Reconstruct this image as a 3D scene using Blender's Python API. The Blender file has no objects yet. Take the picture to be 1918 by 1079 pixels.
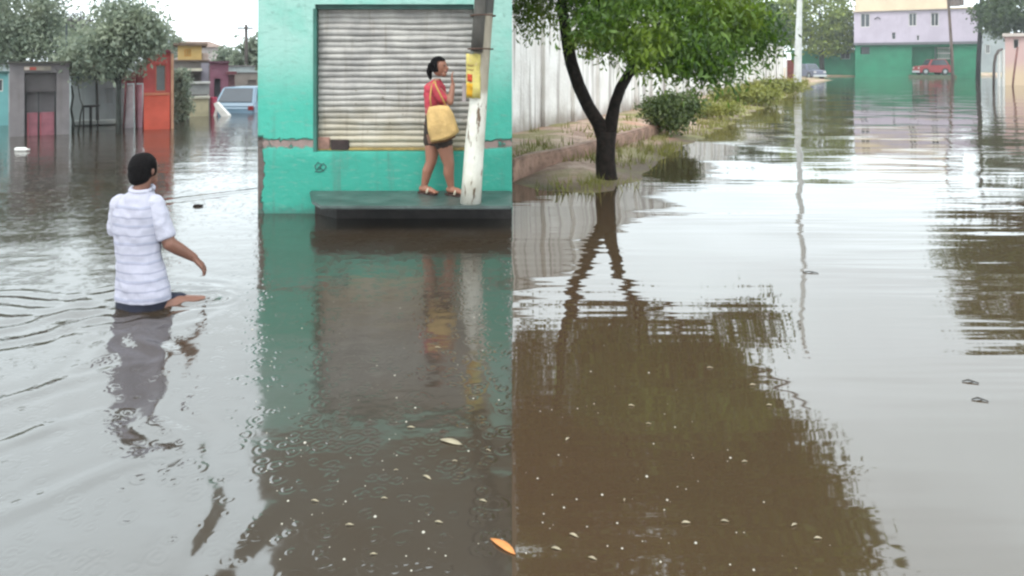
import bpy, bmesh, math, random
import numpy as np
from mathutils import Vector, Matrix, noise as mnoise

random.seed(11)
rng = np.random.default_rng(11)
S = bpy.context.scene
COL = S.collection
R = math.radians

# ------------------------------------------------------------------ camera
H, F, HZ, CX = 1.70, 1320.0, 122.0, 959.0        # eye height over the water, focal px, horizon row, middle column
cd = bpy.data.cameras.new('camera')
cam = bpy.data.objects.new('camera', cd); COL.objects.link(cam)
cam.location = (0, 0, H); cam.rotation_euler = (R(90), 0, 0)
cd.sensor_width = 36.0; cd.lens = 36.0 * F / 1918.0
cd.shift_y = -(539.5 - HZ) / 1918.0
cd.clip_start = 0.05; cd.clip_end = 3000
S.camera = cam

# ------------------------------------------------------------------ sky, sun, exposure
SUN_EL, SUN_AZ = 58.0, 205.0                      # sun behind the camera, veiled by cloud
w = bpy.data.worlds.new('World'); S.world = w; w.use_nodes = True
nt = w.node_tree; nt.nodes.clear()
def wn(t, **k):
    n = nt.nodes.new(t)
    for a, b in k.items(): setattr(n, a, b)
    return n
out = wn('ShaderNodeOutputWorld'); bg = wn('ShaderNodeBackground'); bg.inputs['Strength'].default_value = 0.10
sky = wn('ShaderNodeTexSky', sky_type='NISHITA', sun_disc=False)
sky.sun_elevation = R(SUN_EL); sky.sun_rotation = R(SUN_AZ); sky.air_density = 1.0; sky.dust_density = 3.0
hs = wn('ShaderNodeHueSaturation'); hs.inputs['Saturation'].default_value = 0.25
tc = wn('ShaderNodeTexCoord'); sx = wn('ShaderNodeSeparateXYZ')
nz = wn('ShaderNodeTexNoise'); nz.inputs['Scale'].default_value = 2.2; nz.inputs['Detail'].default_value = 5
mp = wn('ShaderNodeMapping'); mp.inputs['Scale'].default_value = (1, 1, 2.5)
mr = wn('ShaderNodeMapRange'); mr.inputs[1].default_value = 0.0; mr.inputs[2].default_value = 0.9
mr.inputs[3].default_value = 17.0; mr.inputs[4].default_value = 24.0
mr2 = wn('ShaderNodeMapRange'); mr2.inputs[1].default_value = 0.3; mr2.inputs[2].default_value = 0.7
mr2.inputs[3].default_value = 0.82; mr2.inputs[4].default_value = 1.14
mul = wn('ShaderNodeMath', operation='MULTIPLY')
cc = wn('ShaderNodeMix', data_type='RGBA', blend_type='MULTIPLY'); cc.inputs[0].default_value = 1
cc.inputs[6].default_value = (0.885, 0.985, 1.03, 1)
mx = wn('ShaderNodeMix', data_type='RGBA'); mx.inputs[0].default_value = 0.85
L = nt.links.new
L(tc.outputs['Generated'], sx.inputs[0]); L(sx.outputs['Z'], mr.inputs[0])
L(tc.outputs['Generated'], mp.inputs[0]); L(mp.outputs[0], nz.inputs['Vector']); L(nz.outputs[0], mr2.inputs[0])
L(mr.outputs[0], mul.inputs[0]); L(mr2.outputs[0], mul.inputs[1]); L(mul.outputs[0], cc.inputs[7])
L(sky.outputs[0], hs.inputs['Color']); L(hs.outputs[0], mx.inputs[6]); L(cc.outputs[2], mx.inputs[7])
L(mx.outputs[2], bg.inputs['Color']); L(bg.outputs[0], out.inputs[0])

sl = bpy.data.lights.new('sun', 'SUN'); sl.energy = 1.2; sl.angle = R(14); sl.color = (1.0, 0.96, 0.9)
sun = bpy.data.objects.new('sun', sl); COL.objects.link(sun)
# sky sun_rotation is measured from +Y clockwise; the lamp points the same way
_d = Vector((math.sin(R(SUN_AZ)) * math.cos(R(SUN_EL)), math.cos(R(SUN_AZ)) * math.cos(R(SUN_EL)), math.sin(R(SUN_EL))))
sun.rotation_euler = _d.to_track_quat('Z', 'Y').to_euler()

S.render.engine = 'CYCLES'
S.view_settings.view_transform = 'Standard'; S.view_settings.look = 'None'
S.view_settings.exposure = 0.68; S.view_settings.gamma = 1.0
S.cycles.use_denoising = True
S.cycles.max_bounces = 6; S.cycles.diffuse_bounces = 3; S.cycles.glossy_bounces = 4
S.cycles.pixel_filter_type = 'BLACKMAN_HARRIS'; S.cycles.filter_width = 2.4

# ------------------------------------------------------------------ placing helpers
def YW(v, z=0.0): return (H - z) * F / (v - HZ)     # distance of a water-level point seen in row v
def X(u, y): return (u - CX) / F * y
def Z(v, y): return H - (v - HZ) / F * y
def P(u, v, y): return Vector((X(u, y), y, Z(v, y)))

ORG = {}
def tag(o, label=None, cat=None, group=None, kind=None):
    if label: o['label'] = label
    if cat: o['category'] = cat
    if group: o['group'] = group
    if kind: o['kind'] = kind
    return o
def empty(name, loc, label, cat, group=None):
    o = bpy.data.objects.new(name, None); COL.objects.link(o); o.location = loc
    o.empty_display_size = 0.2
    ORG[o] = Vector(loc)
    return tag(o, label, cat, group)

class MB:
    def __init__(s): s.v = []; s.f = []
    def add(s, vs, fs):
        n = len(s.v); s.v += [tuple(p) for p in vs]; s.f += [tuple(i + n for i in q) for q in fs]; return s
    def box(s, x0, x1, y0, y1, z0, z1):
        return s.add([(x0,y0,z0),(x1,y0,z0),(x1,y1,z0),(x0,y1,z0),(x0,y0,z1),(x1,y0,z1),(x1,y1,z1),(x0,y1,z1)],
                     [(0,3,2,1),(4,5,6,7),(0,1,5,4),(1,2,6,5),(2,3,7,6),(3,0,4,7)])
    def prism(s, poly, y0, y1):          # poly in (x, z), wound counter-clockwise as seen from the camera
        n = len(poly)
        return s.add([(x,y0,z) for x,z in poly] + [(x,y1,z) for x,z in poly],
                     [tuple(range(n)), tuple(range(2*n-1, n-1, -1))] + [(i+n, (i+1)%n+n, (i+1)%n, i) for i in range(n)])
    def flat(s, poly, z0, z1):           # poly in (x, y)
        n = len(poly)
        return s.add([(x,y,z0) for x,y in poly] + [(x,y,z1) for x,y in poly],
                     [tuple(range(n-1,-1,-1)), tuple(range(n,2*n))] + [(i, (i+1)%n, (i+1)%n+n, i+n) for i in range(n)])
    def tube(s, pts, rad, n=10, wob=0.0, cap=True, seed=0):
        pts = [Vector(p) for p in pts]; m = len(pts); rings = []
        up = Vector((0.31, 0.87, 0.1)); vs = []
        for i, p in enumerate(pts):
            t = (pts[min(i+1,m-1)] - pts[max(i-1,0)]).normalized()
            a = t.cross(up)
            if a.length < 0.05: a = t.cross(Vector((1,0,0)))
            a.normalize(); b = a.cross(t).normalized()
            for k in range(n):
                q = 2*math.pi*k/n
                rr = rad[i] * (1 + wob * mnoise.noise(Vector((p.x*3+seed, p.y*3 + math.cos(q)*1.3, p.z*3 + math.sin(q)*1.3))))
                vs.append(p + a*math.cos(q)*rr + b*math.sin(q)*rr)
        fs = [(i*n+k, i*n+(k+1)%n, (i+1)*n+(k+1)%n, (i+1)*n+k) for i in range(m-1) for k in range(n)]
        if cap: fs += [tuple(range(n-1,-1,-1)), tuple(range((m-1)*n, m*n))]
        return s.add(vs, fs)
    def loft(s, rings, n=20):            # rings: (cx, cy, z, rx, ry, yaw)
        vs = []
        for cx, cy, z, rx, ry, yaw in rings:
            c, q = math.cos(yaw), math.sin(yaw)
            for k in range(n):
                a = 2*math.pi*k/n; x, y = rx*math.cos(a), ry*math.sin(a)
                vs.append((cx + x*c - y*q, cy + x*q + y*c, z))
        m = len(rings)
        fs = [(i*n+k, i*n+(k+1)%n, (i+1)*n+(k+1)%n, (i+1)*n+k) for i in range(m-1) for k in range(n)]
        fs += [tuple(range(n-1,-1,-1)), tuple(range((m-1)*n, m*n))]
        return s.add(vs, fs)
    def ball(s, c, rx, ry, rz, n=14, m=9, yaw=0):
        c = Vector(c); cq, sq = math.cos(yaw), math.sin(yaw)
        vs = [(c.x, c.y, c.z - rz)]
        for i in range(1, m):
            t = math.pi*i/m - math.pi/2
            for k in range(n):
                a = 2*math.pi*k/n; x, y = rx*math.cos(t)*math.cos(a), ry*math.cos(t)*math.sin(a)
                vs.append((c.x + x*cq - y*sq, c.y + x*sq + y*cq, c.z + rz*math.sin(t)))
        vs.append((c.x, c.y, c.z + rz)); e = len(vs)-1
        fs = [(0, 1+(k+1)%n, 1+k) for k in range(n)]
        fs += [(1+i*n+k, 1+i*n+(k+1)%n, 1+(i+1)*n+(k+1)%n, 1+(i+1)*n+k) for i in range(m-2) for k in range(n)]
        fs += [(e, 1+(m-2)*n+k, 1+(m-2)*n+(k+1)%n) for k in range(n)]
        return s.add(vs, fs)
    def limb(s, pts, rad, n=12):
        for i, p in enumerate(pts): s.ball(p, rad[i], rad[i], rad[i], 12, 8)
        for i in range(len(pts)-1): s.tube([pts[i], pts[i+1]], [rad[i], rad[i+1]], n)
        return s
    def build(s, name, mat, parent=None, smooth=False, bevel=0.0, loc=None, auto=None):
        me = bpy.data.meshes.new(name)
        org = ORG[parent] if parent is not None else (Vector(loc) if loc is not None else Vector((0,0,0)))
        me.from_pydata([(p[0]-org.x, p[1]-org.y, p[2]-org.z) for p in s.v], [], s.f)
        me.validate()
        bm = bmesh.new(); bm.from_mesh(me)
        bmesh.ops.recalc_face_normals(bm, faces=bm.faces)
        if bevel > 0:
            es = [e for e in bm.edges if len(e.link_faces) == 2 and e.calc_face_angle(0) > 0.6]
            bmesh.ops.bevel(bm, geom=es, offset=bevel, segments=2, affect='EDGES', clamp_overlap=True)
        bm.to_mesh(me); bm.free()
        return link(name, me, mat, parent, org, smooth)
def link(name, me, mat, parent, org, smooth):
    o = bpy.data.objects.new(name, me); COL.objects.link(o)
    for m in (mat if isinstance(mat, (list, tuple)) else [mat]): me.materials.append(m)
    if smooth: me.polygons.foreach_set('use_smooth', [True]*len(me.polygons))
    if parent is not None: o.parent = parent
    else: o.location = org
    ORG[o] = Vector(org)
    return o
def fuse(mb, name, mat, parent, voxel=0.012, smooth=4, org=None, crease=0.0):   # overlapping shapes -> one continuous skin
    me = bpy.data.meshes.new('raw'); me.from_pydata(mb.v, [], mb.f)
    bm = bmesh.new(); bm.from_mesh(me); bmesh.ops.recalc_face_normals(bm, faces=bm.faces); bm.to_mesh(me); bm.free()
    o = bpy.data.objects.new('raw', me); COL.objects.link(o)
    r = o.modifiers.new('r', 'REMESH'); r.mode = 'VOXEL'; r.voxel_size = voxel
    q = o.modifiers.new('s', 'SMOOTH'); q.iterations = smooth; q.factor = 0.5
    dg = bpy.context.evaluated_depsgraph_get(); dg.update()
    m2 = bpy.data.meshes.new_from_object(o.evaluated_get(dg)); m2.name = name
    bpy.data.objects.remove(o); bpy.data.meshes.remove(me)
    if crease:
        for v_ in m2.vertices:
            q_ = v_.co; k_ = mnoise.noise(Vector((q_.x*9, q_.y*9, q_.z*16 + q_.x*9))) + .6*mnoise.noise(Vector((q_.x*22+5, q_.y*20, q_.z*24)))
            v_.co = q_ + v_.normal*k_*crease
    g = ORG[parent] if parent is not None else Vector(org)
    m2.transform(Matrix.Translation(-g)); m2.materials.clear()
    return link(name, m2, mat, parent, g, True)

# ------------------------------------------------------------------ materials
ALB = 0.62            # picture colours are brighter than the things' own colours
def srgb(r, g, b):
    f = lambda c: (c/12.92 if c <= 0.04045 else ((c+0.055)/1.055)**2.4)
    return (f(r/255)*ALB, f(g/255)*ALB, f(b/255)*ALB, 1.0)
class NT:
    def __init__(s, name):
        s.m = bpy.data.materials.new(name); s.m.use_nodes = True; s.t = s.m.node_tree; s.t.nodes.clear()
        s.out = s.n('ShaderNodeOutputMaterial')
    def n(s, t, **k):
        x = s.t.nodes.new(t)
        for a, b in k.items(): setattr(x, a, b)
        return x
    def l(s, a, b): s.t.links.new(a, b)
    def val(s, sock, v):
        if hasattr(v, 'is_linked') or isinstance(v, bpy.types.NodeSocket): s.l(v, sock)
        else: sock.default_value = v
    def pos(s): return s.n('ShaderNodeNewGeometry').outputs['Position']
    def obj(s): return s.n('ShaderNodeTexCoord').outputs['Object']
    def mapping(s, vec, scale=(1,1,1), rot=(0,0,0), loc=(0,0,0)):
        x = s.n('ShaderNodeMapping'); s.l(vec, x.inputs[0]); x.inputs['Scale'].default_value = scale
        x.inputs['Rotation'].default_value = rot; x.inputs['Location'].default_value = loc; return x.outputs[0]
    def noise(s, vec, scale=5, detail=3, rough=0.55, dist=0.0):
        x = s.n('ShaderNodeTexNoise'); s.l(vec, x.inputs['Vector']); x.inputs['Scale'].default_value = scale
        x.inputs['Detail'].default_value = detail; x.inputs['Roughness'].default_value = rough; x.inputs['Distortion'].default_value = dist
        return x.outputs[0]
    def math(s, op, a, b=0.0, c=0.0, clamp=False):
        x = s.n('ShaderNodeMath', operation=op, use_clamp=clamp); s.val(x.inputs[0], a); s.val(x.inputs[1], b); s.val(x.inputs[2], c); return x.outputs[0]
    def ramp(s, v, a, b, lo=0.0, hi=1.0, smooth=True):
        x = s.n('ShaderNodeMapRange', interpolation_type='SMOOTHSTEP' if smooth else 'LINEAR'); s.l(v, x.inputs[0])
        for i, q in zip((1,2,3,4), (a,b,lo,hi)): x.inputs[i].default_value = q
        return x.outputs[0]
    def mix(s, f, a, b, mode='MIX'):
        x = s.n('ShaderNodeMix', data_type='RGBA', blend_type=mode); s.val(x.inputs[0], f); s.val(x.inputs[6], a); s.val(x.inputs[7], b); return x.outputs[2]
    def sep(s, vec):
        x = s.n('ShaderNodeSeparateXYZ'); s.l(vec, x.inputs[0]); return x.outputs
    def bump(s, h, dist=1.0, strength=1.0):
        x = s.n('ShaderNodeBump'); s.l(h, x.inputs['Height']); x.inputs['Distance'].default_value = dist; x.inputs['Strength'].default_value = strength; return x.outputs[0]
    def bsdf(s, col, rough=0.7, spec=0.3, metal=0.0, normal=None):
        x = s.n('ShaderNodeBsdfPrincipled'); s.val(x.inputs['Base Color'], col); s.val(x.inputs['Roughness'], rough)
        x.inputs['Specular IOR Level'].default_value = spec; x.inputs['Metallic'].default_value = metal
        if normal is not None: s.l(normal, x.inputs['Normal'])
        s.l(x.outputs[0], s.out.inputs[0]); return x

def plain(name, col, rough=0.7, var=0.18, scale=4.0, bump=0.002, bscale=30, spec=0.3, metal=0.0, dirt=0.0, dirtcol=(0.07,0.055,0.04,1), streak=0.0):
    m = NT(name); p = m.pos()
    n1 = m.noise(p, scale, 4)
    dark = tuple(c*(1-var*1.3) for c in col[:3]) + (1,); lite = tuple(min(1, c*(1+var)) for c in col[:3]) + (1,)
    c = m.mix(m.ramp(n1, 0.3, 0.7), dark, lite)
    if streak > 0:
        n3 = m.noise(m.mapping(p, (5, 5, 0.35)), 1.5, 4)
        c = m.mix(m.math('MULTIPLY', m.ramp(n3, 0.5, 0.75), streak), c, dirtcol)
    if dirt > 0:
        n2 = m.noise(p, scale*2.7, 6, 0.65)
        c = m.mix(m.math('MULTIPLY', m.ramp(n2, 0.52, 0.7), dirt), c, dirtcol)
    nb = m.bump(m.math('MULTIPLY', m.noise(p, bscale, 4), bump))
    m.bsdf(c, rough, spec, metal, nb); return m.m

def leafmat(name, c1, c2, c3, trans=0.3):
    m = NT(name); g = m.n('ShaderNodeNewGeometry')
    r = g.outputs['Random Per Island']
    big = m.noise(g.outputs['Position'], 0.9, 3)
    c = m.mix(m.ramp(r, 0.0, 0.75, smooth=False), c1, c2)
    c = m.mix(m.math('MULTIPLY', m.ramp(big, 0.45, 0.72), 0.8), c, c3)
    d = m.n('ShaderNodeBsdfDiffuse'); t = m.n('ShaderNodeBsdfTranslucent'); gl = m.n('ShaderNodeBsdfGlossy')
    gl.inputs['Roughness'].default_value = 0.45; gl.inputs['Color'].default_value = (0.5,0.5,0.5,1)
    m.l(c, d.inputs[0]); m.l(c, t.inputs[0])
    a = m.n('ShaderNodeMixShader'); a.inputs[0].default_value = trans; m.l(d.outputs[0], a.inputs[1]); m.l(t.outputs[0], a.inputs[2])
    b = m.n('ShaderNodeMixShader'); b.inputs[0].default_value = 0.05; m.l(a.outputs[0], b.inputs[1]); m.l(gl.outputs[0], b.inputs[2])
    m.l(b.outputs[0], m.out.inputs[0]); return m.m

def water(name, mud1, mud2, ior, chop, rain, rough, drift):
    m = NT(name); p = m.pos()
    h = None
    for sc, amp, st in chop:
        q = m.math('MULTIPLY', m.noise(m.mapping(p, (st, 1, 1), (0,0,R(drift)), (sc*3.1, sc, 0)), sc, 1.0, 0.45), amp)
        if not rain and sc > 1: q = m.math('MULTIPLY', q, m.ramp(m.noise(m.mapping(p, (.7,1,1)), .55, 1), .38, .66, .35, 1.9))
        h = q if h is None else m.math('ADD', h, q)
    for sc, amp in rain:
        v = m.n('ShaderNodeTexVoronoi', voronoi_dimensions='2D'); v.inputs['Scale'].default_value = sc
        dn = m.n('ShaderNodeTexNoise'); dn.inputs['Scale'].default_value = 9; m.l(p, dn.inputs['Vector'])
        vm = m.n('ShaderNodeVectorMath', operation='MULTIPLY_ADD'); m.l(dn.outputs['Color'], vm.inputs[0]); vm.inputs[1].default_value = (.045,.045,0); m.l(p, vm.inputs[2]); m.l(vm.outputs[0], v.inputs['Vector'])
        d = m.math('DIVIDE', v.outputs['Distance'], sc)                       # metres from the drop
        rr = m.sep(v.outputs['Color'])[0]; on = m.sep(v.outputs['Color'])[1]
        rad = m.math('MULTIPLY', rr, 0.30/sc)                                 # radius of this ring
        k = m.math('SUBTRACT', d, rad)
        env = m.math('POWER', 2.718, m.math('MULTIPLY', m.math('MULTIPLY', k, k), -1800.0))
        ring = m.math('MULTIPLY', m.math('COSINE', m.math('MULTIPLY', k, 190.0)), env)
        ring = m.math('MULTIPLY', ring, m.math('GREATER_THAN', on, 0.62))
        h = m.math('ADD', h, m.math('MULTIPLY', ring, amp))
    nb = m.bump(h)
    c = m.mix(m.ramp(m.noise(p, 0.55, 4), 0.35, 0.65), mud1, mud2)
    d = m.n('ShaderNodeBsdfDiffuse'); m.l(c, d.inputs[0]); m.l(nb, d.inputs['Normal'])
    g = m.n('ShaderNodeBsdfGlossy'); g.inputs['Roughness'].default_value = rough; m.l(nb, g.inputs['Normal'])
    g.inputs['Color'].default_value = (0.97, 0.98, 0.98, 1)
    fr = m.n('ShaderNodeFresnel'); fr.inputs['IOR'].default_value = ior; m.l(nb, fr.inputs['Normal'])
    x = m.n('ShaderNodeMixShader'); m.l(fr.outputs[0], x.inputs[0]); m.l(d.outputs[0], x.inputs[1]); m.l(g.outputs[0], x.inputs[2])
    m.l(x.outputs[0], m.out.inputs[0]); return m.m

M = {}
M['white'] = plain('white_paint', srgb(232,228,222), 0.6, 0.06, 6, dirt=0.3, dirtcol=srgb(150,140,125))
M['dark'] = plain('dark_paint', srgb(48,50,50), 0.6, 0.15)
M['rust'] = plain('rust_brown', srgb(96,70,58), 0.8, 0.25, 9)
M['concrete'] = plain('wet_concrete', srgb(80,92,88), 0.35, 0.3, 5, 0.003, 22, 0.5, dirt=0.6, dirtcol=srgb(50,52,50))
M['greywall'] = plain('grey_wall', srgb(128,122,122), 0.85, 0.1, 2, streak=0.25)
M['lightgrey'] = plain('light_grey_wall', srgb(168,176,176), 0.85, 0.1, 2, streak=0.25)
M['glass'] = plain('dark_glass', srgb(60,66,74), 0.12, 0.05, 2, 0.0, 5, 0.6)
M['red_gate'] = plain('red_gate_paint', srgb(146,88,98), 0.55, 0.15, 5)
M['bark'] = plain('bark', srgb(44,36,32), 0.9, 0.4, 14, 0.012, 26, 0.15)
M['greybark'] = plain('grey_bark', srgb(66,68,64), 0.9, 0.25, 9, 0.01, 20, 0.15)
M['skin'] = plain('brown_skin', srgb(164,112,90), 0.5, 0.06, 9, 0.0006, 60, 0.35)
M['skin_dark'] = plain('tan_skin', srgb(140,98,82), 0.5, 0.06, 9, 0.0006, 60, 0.35)
M['hair'] = plain('dark_hair', srgb(22,19,20), 0.85, 0.35, 60, 0.008, 70, 0.08)
M['leaf'] = leafmat('neem_leaf', srgb(44,78,20), srgb(100,136,34), srgb(150,172,48), 0.42)
M['leaf_grey'] = leafmat('hazed_leaf', srgb(122,138,120), srgb(154,164,140), srgb(172,180,148), 0.4)  # leaf greens paled to stand in for rain haze on the left street
M['leaf_far'] = leafmat('pale_leaf', srgb(104,126,54), srgb(154,174,72), srgb(196,206,70), 0.45)
M['leaf_dark'] = leafmat('dark_leaf', srgb(40,64,34), srgb(76,100,52), srgb(104,122,66), 0.3)
M['grass'] = leafmat('grass_blade', srgb(124,124,60), srgb(158,154,78), srgb(172,166,84), 0.3)
M['leaf_bush'] = leafmat('bush_leaf', srgb(70,92,48), srgb(112,128,68), srgb(136,142,84), 0.3)
M['leaf_olive'] = leafmat('olive_leaf', srgb(122,130,58), srgb(160,162,78), srgb(178,174,84), 0.35)

# ------------------------------------------------------------------ ground: one sheet, flooded street, bank on the right
SHORE = [(X(u, YW(v)), YW(v)) for u, v in ((962,338),(1006,356),(1080,364),(1150,358),(1202,336),(1232,302),(1290,272),(1362,236),(1425,205),(1474,182),(1504,168),(1532,156),(1562,150))]
SHORE = [(-0.3, SHORE[0][1]-0.05)] + SHORE + [(SHORE[-1][0] + 4, 104), (60, 108), (300, 112)]
sh = np.array(SHORE)
def shore_dist(px, py):
    best = np.full(px.shape, 1e9); side = np.zeros(px.shape)
    for (x0, y0), (x1, y1) in zip(sh[:-1], sh[1:]):
        dx, dy = x1-x0, y1-y0; t = np.clip(((px-x0)*dx + (py-y0)*dy)/(dx*dx+dy*dy), 0, 1)
        qx, qy = px-(x0+t*dx), py-(y0+t*dy); d = np.hypot(qx, qy); k = d < best
        side = np.where(k, dx*qy - dy*qx, side); best = np.where(k, d, best)
    return best*np.sign(side)
def lumps(px, py):
    return (np.sin(px*2.1+1.3*np.sin(py*1.7))*np.sin(py*2.3+px*0.7) + 0.6*np.sin(px*5.3+py*1.1)*np.sin(py*4.7-px*2.0))
def ground_h(px, py):
    d = shore_dist(px, py)
    h = np.clip(d*0.11, -0.8, 0.26) + 0.018*lumps(px, py)*np.clip(d*2+0.6, 0, 1)
    return np.where(px < -0.35, -0.8 + np.clip((py-95)/30, 0, 1)*1.0, h)
gx = np.concatenate([np.linspace(-420,-3,16), np.arange(-1.0,12,0.16), np.arange(12,40,0.5), np.linspace(41,420,16)])
gy = np.concatenate([[-60,-10,2,6], np.arange(7.8,26,0.16), np.arange(26,112,0.6), np.linspace(113,700,14)])
def grid_mesh(name, gx, gy, hf):
    A, B = np.meshgrid(gx, gy); Hh = hf(A, B); n, k = A.shape
    me = bpy.data.meshes.new(name)
    co = np.stack([A, B, Hh], -1).reshape(-1, 3)
    i = np.arange(n*k).reshape(n, k)
    q = np.stack([i[:-1,:-1], i[:-1,1:], i[1:,1:], i[1:,:-1]], -1).reshape(-1, 4)
    me.vertices.add(len(co)); me.vertices.foreach_set('co', co.ravel().astype(np.float32))
    me.loops.add(q.size); me.loops.foreach_set('vertex_index', q.ravel().astype(np.int32))
    me.polygons.add(len(q)); me.polygons.foreach_set('loop_start', (np.arange(len(q))*4).astype(np.int32))
    me.update(calc_edges=True); me.validate(); return me
m = NT('bank_soil'); p = m.pos()
soil = m.mix(m.ramp(m.noise(p, 3.0, 6, 0.65), 0.35, 0.65), srgb(164,134,116), srgb(214,186,168))
soil = m.mix(m.ramp(m.noise(p, 0.8, 3), 0.5, 0.7), soil, srgb(196,152,128))
wet = m.ramp(m.sep(p)[2], 0.01, 0.10)
soil = m.mix(wet, srgb(120,102,84), soil)
soil = m.mix(m.math('MULTIPLY', m.ramp(m.noise(p, 1.1, 5), 0.46, 0.6), m.ramp(m.sep(p)[1], 9.0, 20.0, 0.55, 1.0)), soil, srgb(148,142,86))
m.bsdf(soil, 0.8, 0.3, 0, m.bump(m.math('MULTIPLY', m.noise(p, 14, 6, 0.65), 0.05)))
tag(link('ground', grid_mesh('ground', gx, gy, ground_h), m.m, None, (0,0,0), True), kind='structure')

# ------------------------------------------------------------------ flood water: left street (rain-pocked) and right street (smooth)
MANX, MANY = X(265, YW(570)), YW(570)
drops = [(rng.uniform(-7,-0.1), rng.uniform(2,9), rng.uniform(.02,.10), rng.uniform(.3,1)) for _ in range(0)]
def left_h(px, py):
    z = np.zeros_like(px)
    near = np.clip((13-py)/4, 0, 1)
    # wake trailing from the wading man toward the viewer
    dx, dy = px-MANX, MANY-py
    for sgn, ang, amp in ((-1, 0.95, 0.011), (-1, 0.60, 0.008), (1, 0.22, 0.005), (1, 0.55, 0.012), (-1, 1.25, 0.006)):
        c, s_ = math.cos(ang), math.sin(ang)
        along = dy*c + sgn*dx*s_; off = -dy*s_ + sgn*dx*c
        off = off + 0.05*np.sin(along*5.1+ang*9) + 0.03*np.sin(along*11)
        wv = np.cos(off*2*np.pi/0.22)*np.exp(-(off/0.17)**2)
        z += amp*wv*np.clip(along/0.4, 0, 1)*np.exp(-np.clip(along,0,99)/2.6)
    r = np.hypot(dx, py-MANY) + 0.04*np.sin(px*5+py*3) + 0.03*np.sin(px*9-py*7)
    z += 0.004*np.cos((r-0.28)*2*np.pi/0.17)*np.exp(-((r-0.36)/0.22)**2)
    r2 = np.hypot(px-(MANX+.34), (py-MANY-.12)*1.3); z += .006*np.cos(r2*2*np.pi/.12 + np.sin(px*14+py*9))*np.exp(-((r2-.16)/.14)**2)
    for ax_, ay_, bx_, by_ in ((-2.1,4.0,-2.9,3.35),(-1.45,3.15,-2.15,2.5),(-1.9,3.5,-2.6,2.9),(-.9,2.75,-1.0,2.3)):
        ln = math.hypot(bx_-ax_, by_-ay_); ux, uy = (bx_-ax_)/ln, (by_-ay_)/ln
        al = (px-ax_)*ux + (py-ay_)*uy; of = -(px-ax_)*uy + (py-ay_)*ux + .03*np.sin(al*7)
        z += .006*np.cos(of*2*np.pi/.24)*np.exp(-(of/.12)**2)*np.exp(-((al-ln/2)/(ln*.45))**2)
    # ripples running left of the man, and a faint streak behind him
    off = py-(MANY+0.05+0.05*np.sin(px*3)+.03*np.sin(px*8)); z += 0.004*np.cos(off*2*np.pi/0.16)*np.exp(-(off/0.22)**2)*np.clip((MANX-px-0.2)/0.5, 0, 1)
    off = (py-9.0) - 0.9*(px+4.2); z += 0.008*np.cos(off*2*np.pi/0.5)*np.exp(-(off/0.35)**2)*np.exp(-((px+3.9)/0.8)**2)
    return z*near
lx = np.concatenate([np.linspace(-95,-8,12), np.arange(-7.8,0,0.03), [0.0]])
ly = np.concatenate([np.linspace(-8,1.4,6), np.arange(1.5,7,0.022), np.arange(7,14,0.07), np.geomspace(14.2,180,24)])
M['water_left'] = water('rainy_grey_flood_water', srgb(68,62,55), srgb(62,51,39), 1.95,
    [(1.6,0.010,0.45),(5.5,0.0030,0.6),(17,0.0008,0.8),(0.35,0.02,0.6)], [(4.6,0.00032),(8.5,0.00042),(14,0.0004)], 0.09, 8)
M['water_right'] = water('muddy_brown_flood_water', srgb(77,63,46), srgb(78,61,46), 1.95,
    [(0.7,0.007,0.35),(2.0,0.0060,0.20),(4.6,0.0026,0.13),(8.0,0.0022,0.11)], [], 0.03, -6)
tag(link('flood_water', grid_mesh('flood_water', lx, ly, left_h), M['water_left'], None, (0,0,0), True), kind='structure')
rx = np.concatenate([[0.0], np.linspace(0.3,120,40)]); ry = np.concatenate([np.linspace(-8,14,30), np.geomspace(14.5,180,24)])
tag(link('flood_water', grid_mesh('flood_water', rx, ry, lambda a, b: a*0), M['water_right'], None, (0,0,0), True), kind='structure')

# ------------------------------------------------------------------ builders for houses
def shell(x0, x1, y0, y1, z0, z1, holes=(), depth=0.12):
    """outer walls of a block; the front face has openings with reveals"""
    b = MB(); xs = sorted({x0, x1, *[h[0] for h in holes], *[h[1] for h in holes]}); zs = sorted({z0, z1, *[h[2] for h in holes], *[h[3] for h in holes]})
    for i in range(len(xs)-1):
        for j in range(len(zs)-1):
            cx, cz = (xs[i]+xs[i+1])/2, (zs[j]+zs[j+1])/2
            if any(h[0] < cx < h[1] and h[2] < cz < h[3] for h in holes): continue
            b.add([(xs[i],y0,zs[j]),(xs[i+1],y0,zs[j]),(xs[i+1],y0,zs[j+1]),(xs[i],y0,zs[j+1])], [(0,1,2,3)])
    for a0, a1, c0, c1 in holes:
        yb = y0+depth
        b.add([(a0,y0,c0),(a1,y0,c0),(a1,y0,c1),(a0,y0,c1),(a0,yb,c0),(a1,yb,c0),(a1,yb,c1),(a0,yb,c1)],
              [(0,4,5,1),(1,5,6,2),(2,6,7,3),(3,7,4,0),(4,7,6,5)])
    b.add([(x0,y0,z0),(x1,y0,z0),(x1,y1,z0),(x0,y1,z0),(x0,y0,z1),(x1,y0,z1),(x1,y1,z1),(x0,y1,z1)],
          [(1,2,6,5),(2,3,7,6),(3,0,4,7),(4,5,6,7)])
    return b
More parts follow.
